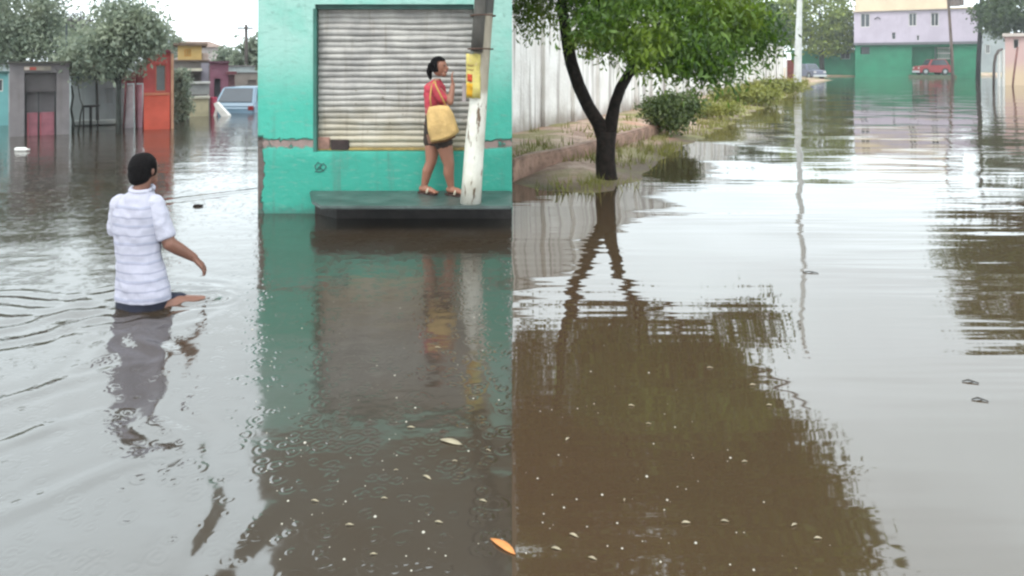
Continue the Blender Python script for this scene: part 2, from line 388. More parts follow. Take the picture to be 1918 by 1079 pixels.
def pane_window(parent, a0, a1, c0, c1, y, fmat, gmat, depth=0.12, bars=1, fr=0.05):
    f = MB(); yb = y+depth-0.05
    f.box(a0+.003, a0+fr, yb-.03, yb+.03, c0+.003, c1-.003); f.box(a1-fr, a1-.003, yb-.03, yb+.03, c0+.003, c1-.003)
    f.box(a0+fr, a1-fr, yb-.03, yb+.03, c0+.003, c0+fr); f.box(a0+fr, a1-fr, yb-.03, yb+.03, c1-fr, c1-.003)
    for k in range(bars):
        xc = a0 + (a1-a0)*(k+1)/(bars+1); f.box(xc-fr*.4, xc+fr*.4, yb-.027, yb+.027, c0+fr, c1-fr)
    o = f.build('window', fmat, parent)
    g = MB(); g.box(a0+.01, a1-.01, yb+.006, yb+.02, c0+.01, c1-.01); g.build('pane', gmat, o)
    return o

def turn(o):
    """turn a house about its root so that its front looks across the street at an angle"""
    a = math.atan2(-o.location.x, o.location.y); o.rotation_euler.z = a; o.scale.x = math.cos(a)
# ------------------------------------------------------------------ corner shop
Y0 = YW(400)
sx0, sx1 = X(483, Y0), 0.0
hx0, hx1, hz0, hz1 = X(590, Y0), X(887, Y0), Z(284, Y0), Z(8, Y0)
shop = empty('corner_shop', ((sx0+sx1)/2, Y0, 0), 'turquoise corner shop with a closed metal roller shutter above the ledge', 'shop')
m = NT('turquoise_paint'); p = m.pos(); z = m.sep(p)[2]; x = m.sep(p)[0]
nL = m.noise(p, 2.2, 5, 0.6); nS = m.noise(p, 11, 6, 0.65)
zz = m.math('ADD', z, m.math('MULTIPLY', m.math('SUBTRACT', nL, 0.5), 0.5))
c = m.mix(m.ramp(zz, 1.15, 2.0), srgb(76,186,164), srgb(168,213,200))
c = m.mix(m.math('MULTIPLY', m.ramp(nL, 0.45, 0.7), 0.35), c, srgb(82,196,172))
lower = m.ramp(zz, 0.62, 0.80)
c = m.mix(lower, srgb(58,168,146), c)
rub = m.math('MULTIPLY', m.ramp(m.noise(m.mapping(p, (3,3,9)), 2.6, 4), 0.54, 0.66), 0.38)
c = m.mix(rub, c, srgb(128,172,158))
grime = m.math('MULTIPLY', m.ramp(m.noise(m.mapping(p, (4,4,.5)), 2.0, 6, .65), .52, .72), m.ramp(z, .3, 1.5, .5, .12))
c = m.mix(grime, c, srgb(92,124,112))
band = m.math('MULTIPLY', m.ramp(m.math('ABSOLUTE', m.math('SUBTRACT', m.math('ADD', z, m.math('MULTIPLY', m.noise(p, 8, 5, .7), .12)), 0.86)), 0.03, 0.06, 1, 0), m.ramp(m.math('ADD', nS, m.math('MULTIPLY', m.noise(m.mapping(p,(1.2,1,0.1)),1.4,2), 0.9)), 0.80, 0.90))
band = m.math('MULTIPLY', band, m.math('MAXIMUM', m.math('LESS_THAN', x, hx0-0.01), m.math('GREATER_THAN', x, -0.32)))
c = m.mix(band, c, m.mix(nS, srgb(132,118,112), srgb(176,150,142)))
edge = m.math('SUBTRACT', m.math('ADD', sx0+0.045, m.math('MULTIPLY', m.math('SUBTRACT', m.noise(m.mapping(p,(1,1,.6)), 6, 6, .7), 0.35), 0.20)), x)
edge = m.math('MULTIPLY', m.ramp(edge, 0.0, 0.012), m.ramp(z, 0.86, 0.90, 1, 0))
c = m.mix(edge, c, m.mix(nS, srgb(74,66,62), srgb(128,112,104)))
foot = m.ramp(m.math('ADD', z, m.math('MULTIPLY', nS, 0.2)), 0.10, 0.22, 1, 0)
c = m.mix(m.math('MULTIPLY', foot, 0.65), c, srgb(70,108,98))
c = m.mix(m.ramp(m.math('ADD', z, m.math('MULTIPLY', nL, .25)), 2.75, 2.85), c, m.mix(nS, srgb(104,96,84), srgb(140,130,114)))  # unseen upper wall coloured brown to weaken its reflection in the water
spots = m.math('MULTIPLY', m.ramp(m.noise(p, 7, 3), 0.70, 0.74), m.ramp(z, 0.6, 0.75, 0.9, 0.25))
c = m.mix(spots, c, srgb(84,104,98))
hgt = m.math('ADD', m.math('MULTIPLY', nS, 0.012), m.math('MULTIPLY', m.math('ADD', band, edge), -0.03))
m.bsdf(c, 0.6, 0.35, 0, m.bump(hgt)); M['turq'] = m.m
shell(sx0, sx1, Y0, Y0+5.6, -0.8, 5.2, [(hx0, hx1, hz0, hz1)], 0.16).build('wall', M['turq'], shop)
cp = MB(); cp.box(sx0-0.10, sx1-0.004, Y0-0.10, Y0+5.7, 5.203, 5.36); cp.build('roof', M['concrete'], shop, bevel=0.01)
# roller shutter: curved slats, a little warped
m = NT('shutter_metal'); p = m.pos(); z = m.sep(p)[2]; x = m.sep(p)[0]
n1 = m.noise(p, 3.2, 5, 0.6); n2 = m.noise(p, 13, 5, 0.65)
c = m.mix(m.ramp(n1, 0.3, 0.7), srgb(152,148,144), srgb(192,187,180))
c = m.mix(m.math('MULTIPLY', m.ramp(m.math('ADD', z, m.math('MULTIPLY', n1, 0.6)), 0.9, 1.75, 1, 0), 0.6), c, srgb(198,182,144))
blot = m.math('MULTIPLY', m.ramp(n2, 0.62, 0.70), m.ramp(m.math('ABSOLUTE', m.math('SUBTRACT', z, 1.25)), 0.2, 0.6, 1, 0.15))
c = m.mix(m.math('MULTIPLY', blot, 0.8), c, srgb(112,96,72))
c = m.mix(m.math('MULTIPLY', m.ramp(m.noise(m.mapping(p,(7,1,0.5)),2.2,4), 0.52, 0.72), 0.35), c, srgb(120,104,84))
m.bsdf(c, 0.5, 0.4, 0.15); shutter_m = m.m
b = MB(); ns = 24; nx = 48; per = 8; rows = []
ys = Y0 + 0.10
for r_ in range(ns*per+1):
    t = r_/per; k = int(t); fph = t-k
    zb = hz0 + 0.035 + (hz1-0.05-hz0)*t/ns
    prof = -(0.012+.005*mnoise.noise(Vector((k*1.7,2.2,0))))*math.sin(math.pi*min(1, fph/0.8))**0.7 if fph < 0.8 else 0.006
    row = []
    for i in range(nx+1):
        s_ = i/nx; xx = hx0+0.012 + (hx1-hx0-0.024)*s_
        wob = 0.020*mnoise.noise(Vector((s_*4, k*0.37, 3.1))) + 0.012*mnoise.noise(Vector((s_*9, k*0.9, 7.7)))*(1.0 if k < 12 else 0.4)
        bow = 0.022*mnoise.noise(Vector((s_*3, k*0.6, 1.0)))
        row.append((xx, ys+prof+bow*0.9, zb+wob*0.5))
    rows.append(row)
vs = [q for row in rows for q in row]; n_ = nx+1
b.add(vs, [(r_*n_+i, r_*n_+i+1, (r_+1)*n_+i+1, (r_+1)*n_+i) for r_ in range(len(rows)-1) for i in range(nx)])
shutter = b.build('roller_shutter', shutter_m, shop, smooth=True)
b = MB(); b.box(hx0+.004, hx1-.004, ys-.035, ys+.03, hz0+.004, hz0+.036); b.build('bottom_rail', plain('yellowed_rail', srgb(176,150,92), 0.6, 0.2, 8, dirt=0.5), shutter, bevel=.005)
b = MB(); b.box(X(617,Y0), X(651,Y0), ys-.045, ys-.022, Z(282,Y0), Z(263,Y0)); b.build('lock_plate', plain('burnt_plate', srgb(66,50,48), 0.7, 0.3, 12), shutter, bevel=.006)
b = MB(); b.box(X(592,Y0), X(615,Y0), ys-.04, ys-.022, Z(281,Y0), Z(258,Y0)); b.build('patch_plate', plain('rosy_patch', srgb(164,124,110), 0.7, 0.25, 9), shutter, bevel=.006)
b = MB(); b.box(hx0+.004, hx1-.004, Y0+.02, Y0+.14, hz1-.055, hz1-.004); b.build('shutter_housing', plain('housing_green', srgb(46,78,72), 0.7, 0.2), shop)
b = MB(); b.box(hx0-.02, hx0+.018, Y0-.006, Y0+.05, hz0, hz1-.05); b.build('shutter_guide', plain('guide_rail', srgb(64,118,106), 0.6, 0.2), shop)
b = MB()   # scrawled mark on the paint below the shutter
def scr(pts): b.tube([(X(u,Y0), Y0-.004, Z(v,Y0)) for u,v in pts], [.006]*len(pts), 5)
scr([(592,318),(590,310),(596,304),(602,308),(600,316),(593,319),(599,311),(606,306),(611,312),(607,319),(601,316)])
scr([(590,321),(598,322),(606,320)])
b.build('painted_mark', plain('mark_grey', srgb(66,96,92), 0.8, 0.2), shop)

# ledge in front of the shop
lz = Z(357, Y0); Yl = (H-lz)*F/(386-HZ)
led = MB(); led.flat([(X(580,Y0), Y0-.003), (X(584,Yl+.25), Yl+.25), (X(600,Yl), Yl), (-.003, Yl), (-.003, Y0-.003)], lz-0.035, lz)
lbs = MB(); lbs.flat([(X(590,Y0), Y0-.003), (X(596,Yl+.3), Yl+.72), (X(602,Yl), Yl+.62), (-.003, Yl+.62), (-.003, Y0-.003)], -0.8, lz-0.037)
tag(lbs.build('pavement_base', plain('dark_stone', srgb(50,44,42), .5, .3, 6, .01, 14), loc=(X(760,Y0), Yl+.2, 0)), kind='structure')  # base stone coloured darker than the slab above it
tag(led.build('pavement_ledge', M['concrete'], loc=(X(760,Y0), Yl, 0), bevel=.012), kind='structure')

# utility pole with poster
Yp = (H-lz)*F/(380-HZ)
pole = empty('utility_pole', (X(881,Yp), Yp, lz), 'leaning roadside pole painted white below with a yellow poster, standing on the ledge', 'utility pole')
m = NT('painted_pole'); p = m.pos(); z = m.sep(p)[2]; n1 = m.noise(m.mapping(p,(1,1,0.25)), 16, 5, 0.65); n2 = m.noise(p, 4, 3)
c = m.mix(m.ramp(n2, .3, .7), srgb(212,206,190), srgb(240,236,224))
c = m.mix(m.ramp(n1, 0.58, 0.66), c, srgb(120,98,78))
up = m.ramp(m.math('ADD', z, m.math('MULTIPLY', n1, 0.15)), Z(170,Yp), Z(150,Yp))
c = m.mix(up, c, m.mix(n1, srgb(140,128,112), srgb(196,186,166)))
up2 = m.ramp(m.math('ADD', z, m.math('MULTIPLY', n1, 0.06)), Z(24,Yp), Z(18,Yp))
c = m.mix(up2, c, srgb(86,84,80))
m.bsdf(c, 0.75, 0.25, 0, m.bump(m.math('MULTIPLY', n1, 0.02)))
pts = [P(881+ (380-v)*0.077, v, Yp) for v in (382, 330, 270, 200, 130, 60, 0, -140, -420)]
MB().tube(pts, [.112,.103,.098,.095,.090,.086,.082,.078,.07], 18, 0.12).build('pole', m.m, pole, smooth=True)
pts2 = [P(893 + (95-v)*0.072, v, Yp-0.09) for v in (97, 40, -10, -140, -400)]
MB().tube(pts2, [.062,.062,.062,.06,.06], 14, 0.03).build('conduit', plain('grey_conduit', srgb(92,88,82), 0.7, 0.15, 8, dirt=.4), pole, smooth=True)
for v in (92, 30): MB().tube([P(900+(95-v)*.072, v, Yp)+Vector((.13*math.cos(a), .155*math.sin(a)-.03, 0)) for a in [k*math.pi/9 for k in range(19)]], [.008]*19, 5).build('strap', M['rust'], pole)
def poster(v0, v1, a0, a1, off, name, mat, par):
    b = MB(); n = 10; vs = []
    for v in (v0, (v0+v1)/2, v1):
        cpt = P(881+(380-v)*.077, v, Yp)
        for k in range(n+1):
            a = R(a0 + (a1-a0)*k/n); vs.append(cpt + Vector(((.099+off)*math.cos(a), (.099+off)*math.sin(a), 0)))
    b.add(vs, [(j*(n+1)+k, j*(n+1)+k+1, (j+1)*(n+1)+k+1, (j+1)*(n+1)+k) for j in range(2) for k in range(n)])
    o = b.build(name, mat, par, smooth=True)
    sm = o.modifiers.new('t', 'SOLIDIFY'); sm.thickness = .003; return o
def sheet(u0, u1, v0, v1, off, name, mat, par):
    b = MB(); n = 6; vs = []
    for j in range(5):
        v = v0 + (v1-v0)*j/4
        for k in range(n+1):
            t = k/n; u = u0 + (u1-u0)*t
            vs.append((X(u, Yp-.11), Yp-.075-.045*math.sin(math.pi*min(1,.25+.6*t)) - off + .006*math.sin(v*.11+u*.3), Z(v + .8*math.sin(u*.4), Yp-.11)))
    b.add(vs, [(j*(n+1)+k, j*(n+1)+k+1, (j+1)*(n+1)+k+1, (j+1)*(n+1)+k) for j in range(4) for k in range(n)])
    o = b.build(name, mat, par, smooth=True)
    sm = o.modifiers.new('t', 'SOLIDIFY'); sm.thickness = .002; return o
ps = sheet(873, 900, 184, 101, .0, 'poster', plain('yellow_paper', srgb(216,198,118), .85, .18, 9, .01, 12, .1, dirt=.45, dirtcol=srgb(196,168,150)), pole)
sheet(875, 889, 153, 139, .005, 'red_emblem', plain('red_print', srgb(196,84,58), .85, .35, 26, spec=.1), ps)
sheet(874, 891, 181, 156, .005, 'orange_band', plain('orange_print', srgb(214,162,52), .85, .2, 14, spec=.1), ps)
sheet(875, 893, 124, 120, .005, 'print_line', plain('brown_print', srgb(176,152,92), .85, .15, 14, spec=.1), ps)
sheet(875, 892, 132, 129, .005, 'print_line', plain('brown_print', srgb(176,152,92), .85, .15, 14, spec=.1), ps)
pg = MB(); pg.box(X(866,Yp), X(873,Yp), Yp-.03, Yp-.02, Z(190,Yp), Z(155,Yp)); pg.build('paper_flap', plain('pale_paper', srgb(186,172,170), .8, .1), pole)

# ------------------------------------------------------------------ people
def hand(b, wrist, palm_dir, side, spread, curl, s=1.0):
    """palm, four bent fingers of different lengths, and a thumb off the side"""
    wd, d, t = Vector(wrist), Vector(palm_dir).normalized(), Vector(side).normalized()
    nrm = d.cross(t).normalized()
    for k in range(4):
        o = (k-1.5)*0.018*s
        b.limb([wd + t*o*0.7, wd + d*0.085*s + t*o], [0.014*s, 0.013*s], 8)
        ln = (0.070, 0.080, 0.074, 0.058)[k]*s; base = wd + d*0.088*s + t*o; q = [base]; dd = d.copy()
        for j in range(3):
            dd = (dd + nrm*curl*(0.5+0.15*j)).normalized(); q.append(q[-1] + dd*ln*(0.45, 0.32, 0.23)[j] + t*(k-1.5)*spread*0.004)
        b.limb(q, [0.0095*s, 0.009*s, 0.0082*s, 0.0068*s], 8)
    tb = wd + d*0.022*s - t*0.026*s; td = (d*0.7 - t*0.75 + nrm*curl*0.5).normalized()
    b.limb([tb, tb + td*0.038*s, tb + td*0.038*s + (td + d*0.6 + nrm*curl*0.5).normalized()*0.032*s], [0.013*s, 0.0108*s, 0.0085*s], 8)

def face(b, hc, f, rt, s=1.0, rx=.075, rz=.115):
    """nose, chin, brow, ears on a head centred at hc looking along f"""
    hc, f, rt = Vector(hc), Vector(f), Vector(rt); up = Vector((0,0,1))
    b.limb([hc + f*.088*s + up*.012*s, hc + f*.112*s - up*.022*s], [.011*s, .016*s], 8)
    b.ball(hc + f*.062*s - up*.088*s, .036*s, .036*s, .03*s)
    b.ball(hc + f*.075*s - up*.052*s, .030*s, .030*s, .018*s)
    for q in (-1, 1): b.ball(hc + rt*q*.078*s - f*.005*s - up*.012*s, .018*s, .020*s, .032*s)

# --- wading man, seen from behind
YM = MANY; mx0 = MANX
man = empty('person', (mx0, YM, -0.74), 'man in a white striped polo shirt wading away through deep water', 'person')
dm = lambda u, v, dy=0.0: Vector((mx0 + (u-265)/264.0*YM/5.009, YM+dy, Z(v, YM)))
yaw = R(-24); fM = Vector((math.sin(R(24)), math.cos(R(24)), 0)); rM = Vector((fM.y, -fM.x, 0))
tor = lambda rings: [(dm(u,v).x, YM+dy, Z(v,YM), rx_, ry_, yaw) for u, v, dy, rx_, ry_ in rings]
b = MB()
b.loft(tor([(268,600,0,.15,.12),(268,560,0,.18,.13),(266,530,0,.175,.125),(260,480,.01,.15,.11),(253,430,.03,.158,.108),(250,404,.04,.155,.10),(252,388,.045,.12,.08),(256,372,.05,.07,.065),(258,355,.05,.054,.056),(261,338,.055,.056,.058)]))
hm = dm(261, 319, .075)
b.ball(hm, .076, .094, .112, 18, 12, yaw); face(b, hm, fM, rM)
b.limb([dm(216,392,.06), dm(203,440,.10), dm(214,446,.30)], [.048,.042,.034]); hand(b, dm(216,446,.31), (.45,.85,.05), (-.2,.1,1), 1, .4)
sR = dm(288,392,.025); eR = dm(315,458,.02); wR = dm(344,494,.16)
b.limb([sR, eR], [.050,.046]); b.limb([eR, eR.lerp(wR,.35), wR], [.047,.046,.031]); hand(b, wR, (.42,.30,-.62), (.2,-.9,-.1), 1, .6, 1.08)
for sg, ft in ((-1, .10), (1, -.06)):
    hp = Vector((mx0+.015, YM, 0)) + rM*.095*sg
    if sg == 1:          # mid-stride: this knee just breaks the surface
        kn = Vector((mx0+.35, YM+.16, -.050)); an = Vector((mx0+.36, YM+.04, -.44))
        b.limb([hp + Vector((0,0,-.02)), hp.lerp(kn,.5) + Vector((0,0,-.005)), kn], [.095,.078,.060]); b.limb([kn, kn.lerp(an,.4), an], [.060,.056,.038])
        b.limb([an - fM*.03, an + fM*.08, an + fM*.16 - Vector((0,0,.03))], [.034,.034,.024]); continue
    b.limb([hp + Vector((0,0,.0)), hp + fM*ft*1.2 + Vector((0,0,-.36)), hp + fM*(ft*.6-.03) + Vector((0,0,-.68))], [.092,.060,.040])
    an = hp + fM*(ft*.6-.03) + Vector((0,0,-.70)); b.limb([an - fM*.03, an + fM*.08, an + fM*.16 - Vector((0,0,.01))], [.034,.034,.024])
body = fuse(b, 'body', M['skin_dark'], man, .0085, 3)
b = MB()
hh = hm + Vector((0,0,.012)) - fM*.014
b.ball(hh, .092, .102, .108, 18, 12, yaw); b.ball(hh - fM*.03 - Vector((0,0,.055)), .083, .072, .075, 16, 10, yaw)
hairm = fuse(b, 'hair', M['hair'], man, .008, 2, crease=.007)
# cut the face side of the hair away
bm = bmesh.new(); bm.from_mesh(hairm.data); hl = hm - ORG[man]
bmesh.ops.delete(bm, geom=[v_ for v_ in bm.verts if (v_.co-hl).dot(fM) > .045 and v_.co.z < hl.z+.055], context='VERTS'); bm.to_mesh(hairm.data); bm.free()
m = NT('striped_shirt'); p = m.pos(); z = m.sep(p)[2]; n1 = m.noise(p, 7, 4)
zc = m.math('ADD', z, m.math('MULTIPLY', m.math('SUBTRACT', n1, .5), .034))
fr = m.math('FRACT', m.math('DIVIDE', zc, .0625)); st = m.math('LESS_THAN', fr, .17)
fr2 = m.math('FRACT', m.math('DIVIDE', zc, .125)); st2 = m.math('MULTIPLY', m.math('GREATER_THAN', fr2, .60), m.math('LESS_THAN', fr2, .66))
rang = m.math('LESS_THAN', z, Z(383,YM)); xs_ = m.math('LESS_THAN', m.sep(p)[0], 9)
c = m.mix(m.math('MULTIPLY', m.math('MULTIPLY', st, rang), .42), srgb(188,186,200), srgb(118,118,142))
c = m.mix(m.math('MULTIPLY', m.math('MULTIPLY', st2, rang), .55), c, srgb(150,156,178))
fold = m.noise(m.mapping(p, (1,1,0.35)), 9, 3)
m.bsdf(c, .85, .15, 0, m.bump(m.math('MULTIPLY', fold, .02))); stripem = m.m
m = NT('white_sleeve'); p = m.pos(); m.bsdf(m.mix(m.noise(p,8,3), srgb(190,188,202), srgb(204,202,216)), .85, .15, 0, m.bump(m.math('MULTIPLY', m.noise(p,10,3), .02))); sleeve_m = m.m
b = MB()
b.loft(tor([(268,558,0,.222,.155),(268,545,0,.214,.150),(265,515,0,.192,.14),(258,480,.01,.172,.125),(252,435,.03,.183,.128),(249,402,.04,.190,.124),(250,386,.043,.172,.110),(254,370,.045,.128,.092),(257,362,.05,.092,.080),(258,356,.052,.072,.072)]), 28)
shirt = fuse(b, 'shirt', stripem, man, .0095, 5, crease=.007)
for pts_, rr in (([dm(284,384,.03), dm(295,410,.02), dm(309,449,.02)], [.074,.073,.067]), ([dm(216,384,.06), dm(209,410,.08), dm(204,444,.10)], [.068,.064,.058])):
    b = MB(); b.limb(pts_[:2], rr[:2], 16); b.tube(pts_[1:], rr[1:], 16)
    fuse(b, 'sleeve', sleeve_m, man, .0095, 4, crease=.008)
b = MB(); b.tube([dm(259,356,.052)+Vector((.070*math.cos(a), .070*math.sin(a), .014*math.sin(a)-.004*math.cos(a))) for a in [k*math.pi/10 for k in range(21)]], [.018]*21, 8)
b.build('collar', sleeve_m, man, smooth=True)
b = MB(); b.loft(tor([(267,606,0,.205,.15),(267,575,0,.205,.15),(267,545,0,.198,.142),(266,528,0,.18,.13)]), 24)
b.limb([Vector((mx0+.06,YM-.03,-.02)), Vector((mx0+.215,YM+.085,-.042))], [.125,.098], 16)
fuse(b, 'shorts', plain('navy_shorts', srgb(34,36,52), .8, .2, 12), man, .011, 3)
for q in (-1,1): MB().ball(hm + fM*.084 + rM*q*.030 + Vector((0,0,.012)), .009, .009, .007).build('eye', M['dark'], man, smooth=True)

# --- woman on the ledge, on the phone
YF = 7.83; sc = F/YF; fx0 = X(820, YF)
wom = empty('person', (fx0, YF, lz), 'woman in a red top standing on the ledge with a hand at her face', 'person')
dw = lambda u, v, dy=0.0: Vector((X(u,YF), YF+dy, Z(v,YF)))
yw_ = R(-25); fW = Vector((math.cos(yw_), math.sin(yw_), 0)); rW = Vector((fW.y, -fW.x, 0))
lw = lambda rings: [(dw(u,v).x, YF+dy, Z(v,YF), a, c_, yw_) for u, v, dy, a, c_ in rings]
b = MB()
b.loft(lw([(819,268,0,.09,.12),(819,248,0,.115,.155),(818,232,0,.112,.15),(817,210,0,.088,.118),(816,190,0,.098,.13),(815,172,0,.104,.14),(814,160,0,.082,.14),(817,153,0,.05,.062),(819,147,0,.043,.045)]))
hw = dw(823,125)
b.ball(hw, .088, .074, .108, 18, 12, yw_); face(b, hw, fW, rW, .95)
sN = dw(818,164,-.14); eN = dw(846,190,-.17); wN = dw(850,158,-.12)
b.limb([sN,eN],[.048,.036]); b.limb([eN, eN.lerp(wN,.35), wN],[.037,.035,.025]); hand(b, wN, (-.16,.1,1), (.2,-.9,.1), 1, .45, .92)
sB = dw(812,164,.13); eB = dw(799,196,.10); wB = dw(801,222,-.02)
b.limb([sB,eB],[.046,.035]); b.limb([eB, wB],[.036,.025]); hand(b, wB, (.35,-.3,-1), (.8,.5,.1), 1, .5, .9)
for hip, knee, ank, dy in ((dw(811,250,.06), dw(807,304,.03), dw(793,352,.05), 0), (dw(829,252,-.07), dw(842,306,-.08), dw(846,351,-.05), 0)):
    b.limb([hip, hip.lerp(knee,.5), knee], [.100,.086,.062]); b.limb([knee, knee.lerp(ank,.35)+Vector((-.012,0,0)), ank], [.060,.060,.034])
    toe = ank + Vector((.13,-.10,-.035)); b.limb([ank - Vector((.025,-.015,.018)), ank.lerp(toe,.55), toe], [.036,.034,.024])
    for k in range(5):
        tt = toe + Vector((.012,.016,0))*(k-2)*.75; b.limb([tt, tt + Vector((.026,-.020,-.006))], [.0115,.0095], 6)
fuse(b, 'body', M['skin'], wom, .0085, 2)
b = MB(); hh = hw + Vector((-.016,0,.018))
b.ball(hh, .098, .088, .102, 18, 12, yw_)
b.limb([hh - fW*.085 - Vector((0,0,.01)), hh - fW*.112 - Vector((0,0,.075)), hh - fW*.10 - Vector((0,0,.15))], [.042,.036,.018])
b.limb([hh + rW*.07 + fW*.01, hh + rW*.074 + fW*.02 - Vector((0,0,.06))], [.03,.018])
hwm = fuse(b, 'hair', M['hair'], wom, .008, 2, crease=.007)
bm = bmesh.new(); bm.from_mesh(hwm.data); hl = hw - ORG[wom]
bmesh.ops.delete(bm, geom=[v_ for v_ in bm.verts if (v_.co-hl).dot(fW) > .030 and v_.co.z < hl.z+.062], context='VERTS'); bm.to_mesh(hwm.data); bm.free()
for q in (-1,1): MB().ball(hw + fW*.080 + rW*q*.028 + Vector((0,0,.014)), .010, .010, .007).build('eye', M['dark'], wom, smooth=True)
b = MB(); b.ball(hw + fW*.098 - Vector((0,0,.053)), .010, .022, .008, 10, 6, yw_); b.build('lips', plain('lips', srgb(150,76,74), .5, .1), wom, smooth=True)
redm = plain('red_jersey', srgb(196,70,84), .85, .16, 7, .012, 14)
b = MB()
b.loft(lw([(817,212,0,.108,.142),(816,195,0,.114,.150),(815,174,0,.118,.155),(814,162,0,.10,.155),(816,154,0,.068,.085),(818,150,0,.052,.058)]), 24)
b.limb([dw(816,165,-.13), dw(833,184,-.165)], [.066,.058], 14); b.limb([dw(812,165,.12), dw(803,184,.11)], [.064,.056], 14)
fuse(b, 'shirt', redm, wom, .0095, 4, crease=.009)
b = MB(); b.loft(lw([(818,216,0,.114,.148),(817,205,0,.113,.147),(817,196,0,.117,.152)]), 24)
fuse(b, 'shirt_hem', plain('pink_hem', srgb(206,132,128), .85, .12, 9), wom, .010, 2)
b = MB(); b.loft(lw([(820,250,0,.128,.172),(818,232,0,.128,.166),(817,212,0,.105,.136)]), 24)
b.limb([dw(811,246,.055), dw(809,264,.05)], [.108,.104], 16); b.limb([dw(827,246,-.065), dw(832,266,-.072)], [.108,.104], 16)
fuse(b, 'shorts', plain('brown_shorts', srgb(62,50,44), .85, .2, 9), wom, .0105, 3, crease=.006)
for ax, ay in ((dw(793,352,.05), 1), (dw(846,351,-.05), -1)):
    b = MB(); d_ = Vector((.79,-.61,0)); s_ = Vector((.61,.79,0)); ring = []
    for t_, w_ in ((-.07,.030),(-.05,.038),(.02,.036),(.10,.044),(.15,.044),(.185,.030)):
        ring.append((t_, w_))
    poly = [ax + d_*t_ + s_*w_ for t_, w_ in ring] + [ax + d_*t_ - s_*w_ for t_, w_ in reversed(ring)]
    b.flat([(q.x, q.y) for q in poly][::-1], lz+.002, lz+.022)
    sd = b.build('sandal', plain('dark_sole', srgb(70,48,42), .8, .2), wom)
    b = MB(); c0 = ax + d_*.085; top = Z(352,YF)
    b.tube([Vector((c0.x,c0.y,lz+.02))+s_*.044, Vector((c0.x,c0.y,lz+.062))+s_*.028, Vector((c0.x,c0.y,lz+.066))-s_*.02, Vector((c0.x,c0.y,lz+.02))-s_*.044], [.014]*4, 8)
    b.build('sandal_strap', plain('pale_strap', srgb(214,200,176), .7, .1), sd, smooth=True)

# yellow shoulder bag hanging at her hip
bag = empty('shoulder_bag', (dw(833,262).x, YF-.24, Z(262,YF)), 'large yellow tote bag hanging at the hip of the woman in red', 'bag')
q = [(812,262),(806,240),(804,212),(808,198),(826,195),(843,196),(852,210),(863,243),(855,250),(836,258)]
b = MB(); ctr = Vector((X(832,YF), 0, Z(230,YF)))
lay = [(-.295,.80),(-.285,.93),(-.25,1.0),(-.20,1.0),(-.165,.93),(-.155,.80)]; vs = []
for dy, s_ in lay:
    for u, v in q: vs.append((ctr.x + (X(u,YF)-ctr.x)*s_, YF+dy, ctr.z + (Z(v,YF)-ctr.z)*s_))
nq = len(q); fs = [(i*nq+k, i*nq+(k+1)%nq, (i+1)*nq+(k+1)%nq, (i+1)*nq+k) for i in range(len(lay)-1) for k in range(nq)] + [tuple(range(nq)), tuple(range(len(vs)-1, len(vs)-nq-1, -1))]
b.add(vs, fs); b.build('pouch', plain('yellow_cloth', srgb(220,182,120), .85, .16, 8, .02, 14), bag, smooth=True)
b = MB(); b.tube([dw(812,200,-.23), dw(810,180,-.22), dw(812,160,-.175), dw(816,152,-.12), dw(820,156,-.06), ], [.010]*5, 8)
b.tube([dw(840,198,-.23), dw(830,178,-.235), dw(820,160,-.19), dw(817,152,-.12)], [.010]*4, 8)
b.build('strap', plain('tan_strap', srgb(196,150,88), .8, .1), bag, smooth=True)
b = MB(); b.tube([P(u, v, YF)+Vector((0,-.232,0)) for u,v in ((813,263),(825,261),(838,259),(856,251))], [.014]*4, 8); b.build('base_piping', plain('brown_piping', srgb(120,84,48), .8, .1), bag, smooth=True)

# ------------------------------------------------------------------ trees
def leaves(name, blobs, n, lw_, ll, mat, parent, clump=26, spread=0.28, droop=0.5, xmin=None, seed=0, bad=None):
    g = np.random.default_rng(seed); wts = np.array([bl[2] for bl in blobs], float); wts /= wts.sum()
    nc = max(4, n//clump); ids = g.choice(len(blobs), nc, p=wts)
    d = g.normal(size=(nc,3)); d /= np.linalg.norm(d, axis=1)[:,None]
    rr = g.uniform(0.18, 1.0, nc)**0.45
    cen = np.array([bl[0] for bl in blobs], float)[ids] + d*rr[:,None]*np.array([bl[1] for bl in blobs], float)[ids]
    k = np.repeat(np.arange(nc), clump)
    base = cen[k] + g.normal(size=(len(k),3))*spread*np.array([1,1,.75])
    ax = g.normal(size=(len(k),3)); ax[:,2] -= droop*1.6; ax /= np.linalg.norm(ax, axis=1)[:,None]
    sd = np.cross(ax, g.normal(size=(len(k),3))); sd /= np.linalg.norm(sd, axis=1)[:,None]+1e-9
    s_ = g.uniform(.65, 1.35, len(k))[:,None]
    v0 = base; v1 = base + ax*ll*.5*s_ + sd*lw_*.5*s_; v2 = base + ax*ll*s_; v3 = base + ax*ll*.5*s_ - sd*lw_*.5*s_
    keep = np.ones(len(k), bool)
    if xmin is not None: keep &= (base[:,0] > xmin)
    if bad is not None: keep &= ~bad(base)
    co = np.stack([v0,v1,v2,v3], 1)[keep].reshape(-1,3) - np.array(ORG[parent])
    nq = len(co)//4; me = bpy.data.meshes.new(name)
    me.vertices.add(len(co)); me.vertices.foreach_set('co', co.ravel().astype(np.float32))
    me.loops.add(nq*4); me.loops.foreach_set('vertex_index', np.arange(nq*4, dtype=np.int32))
    me.polygons.add(nq); me.polygons.foreach_set('loop_start', (np.arange(nq)*4).astype(np.int32)); me.update(calc_edges=True)
    return link(name, me, mat, parent, ORG[parent], False)
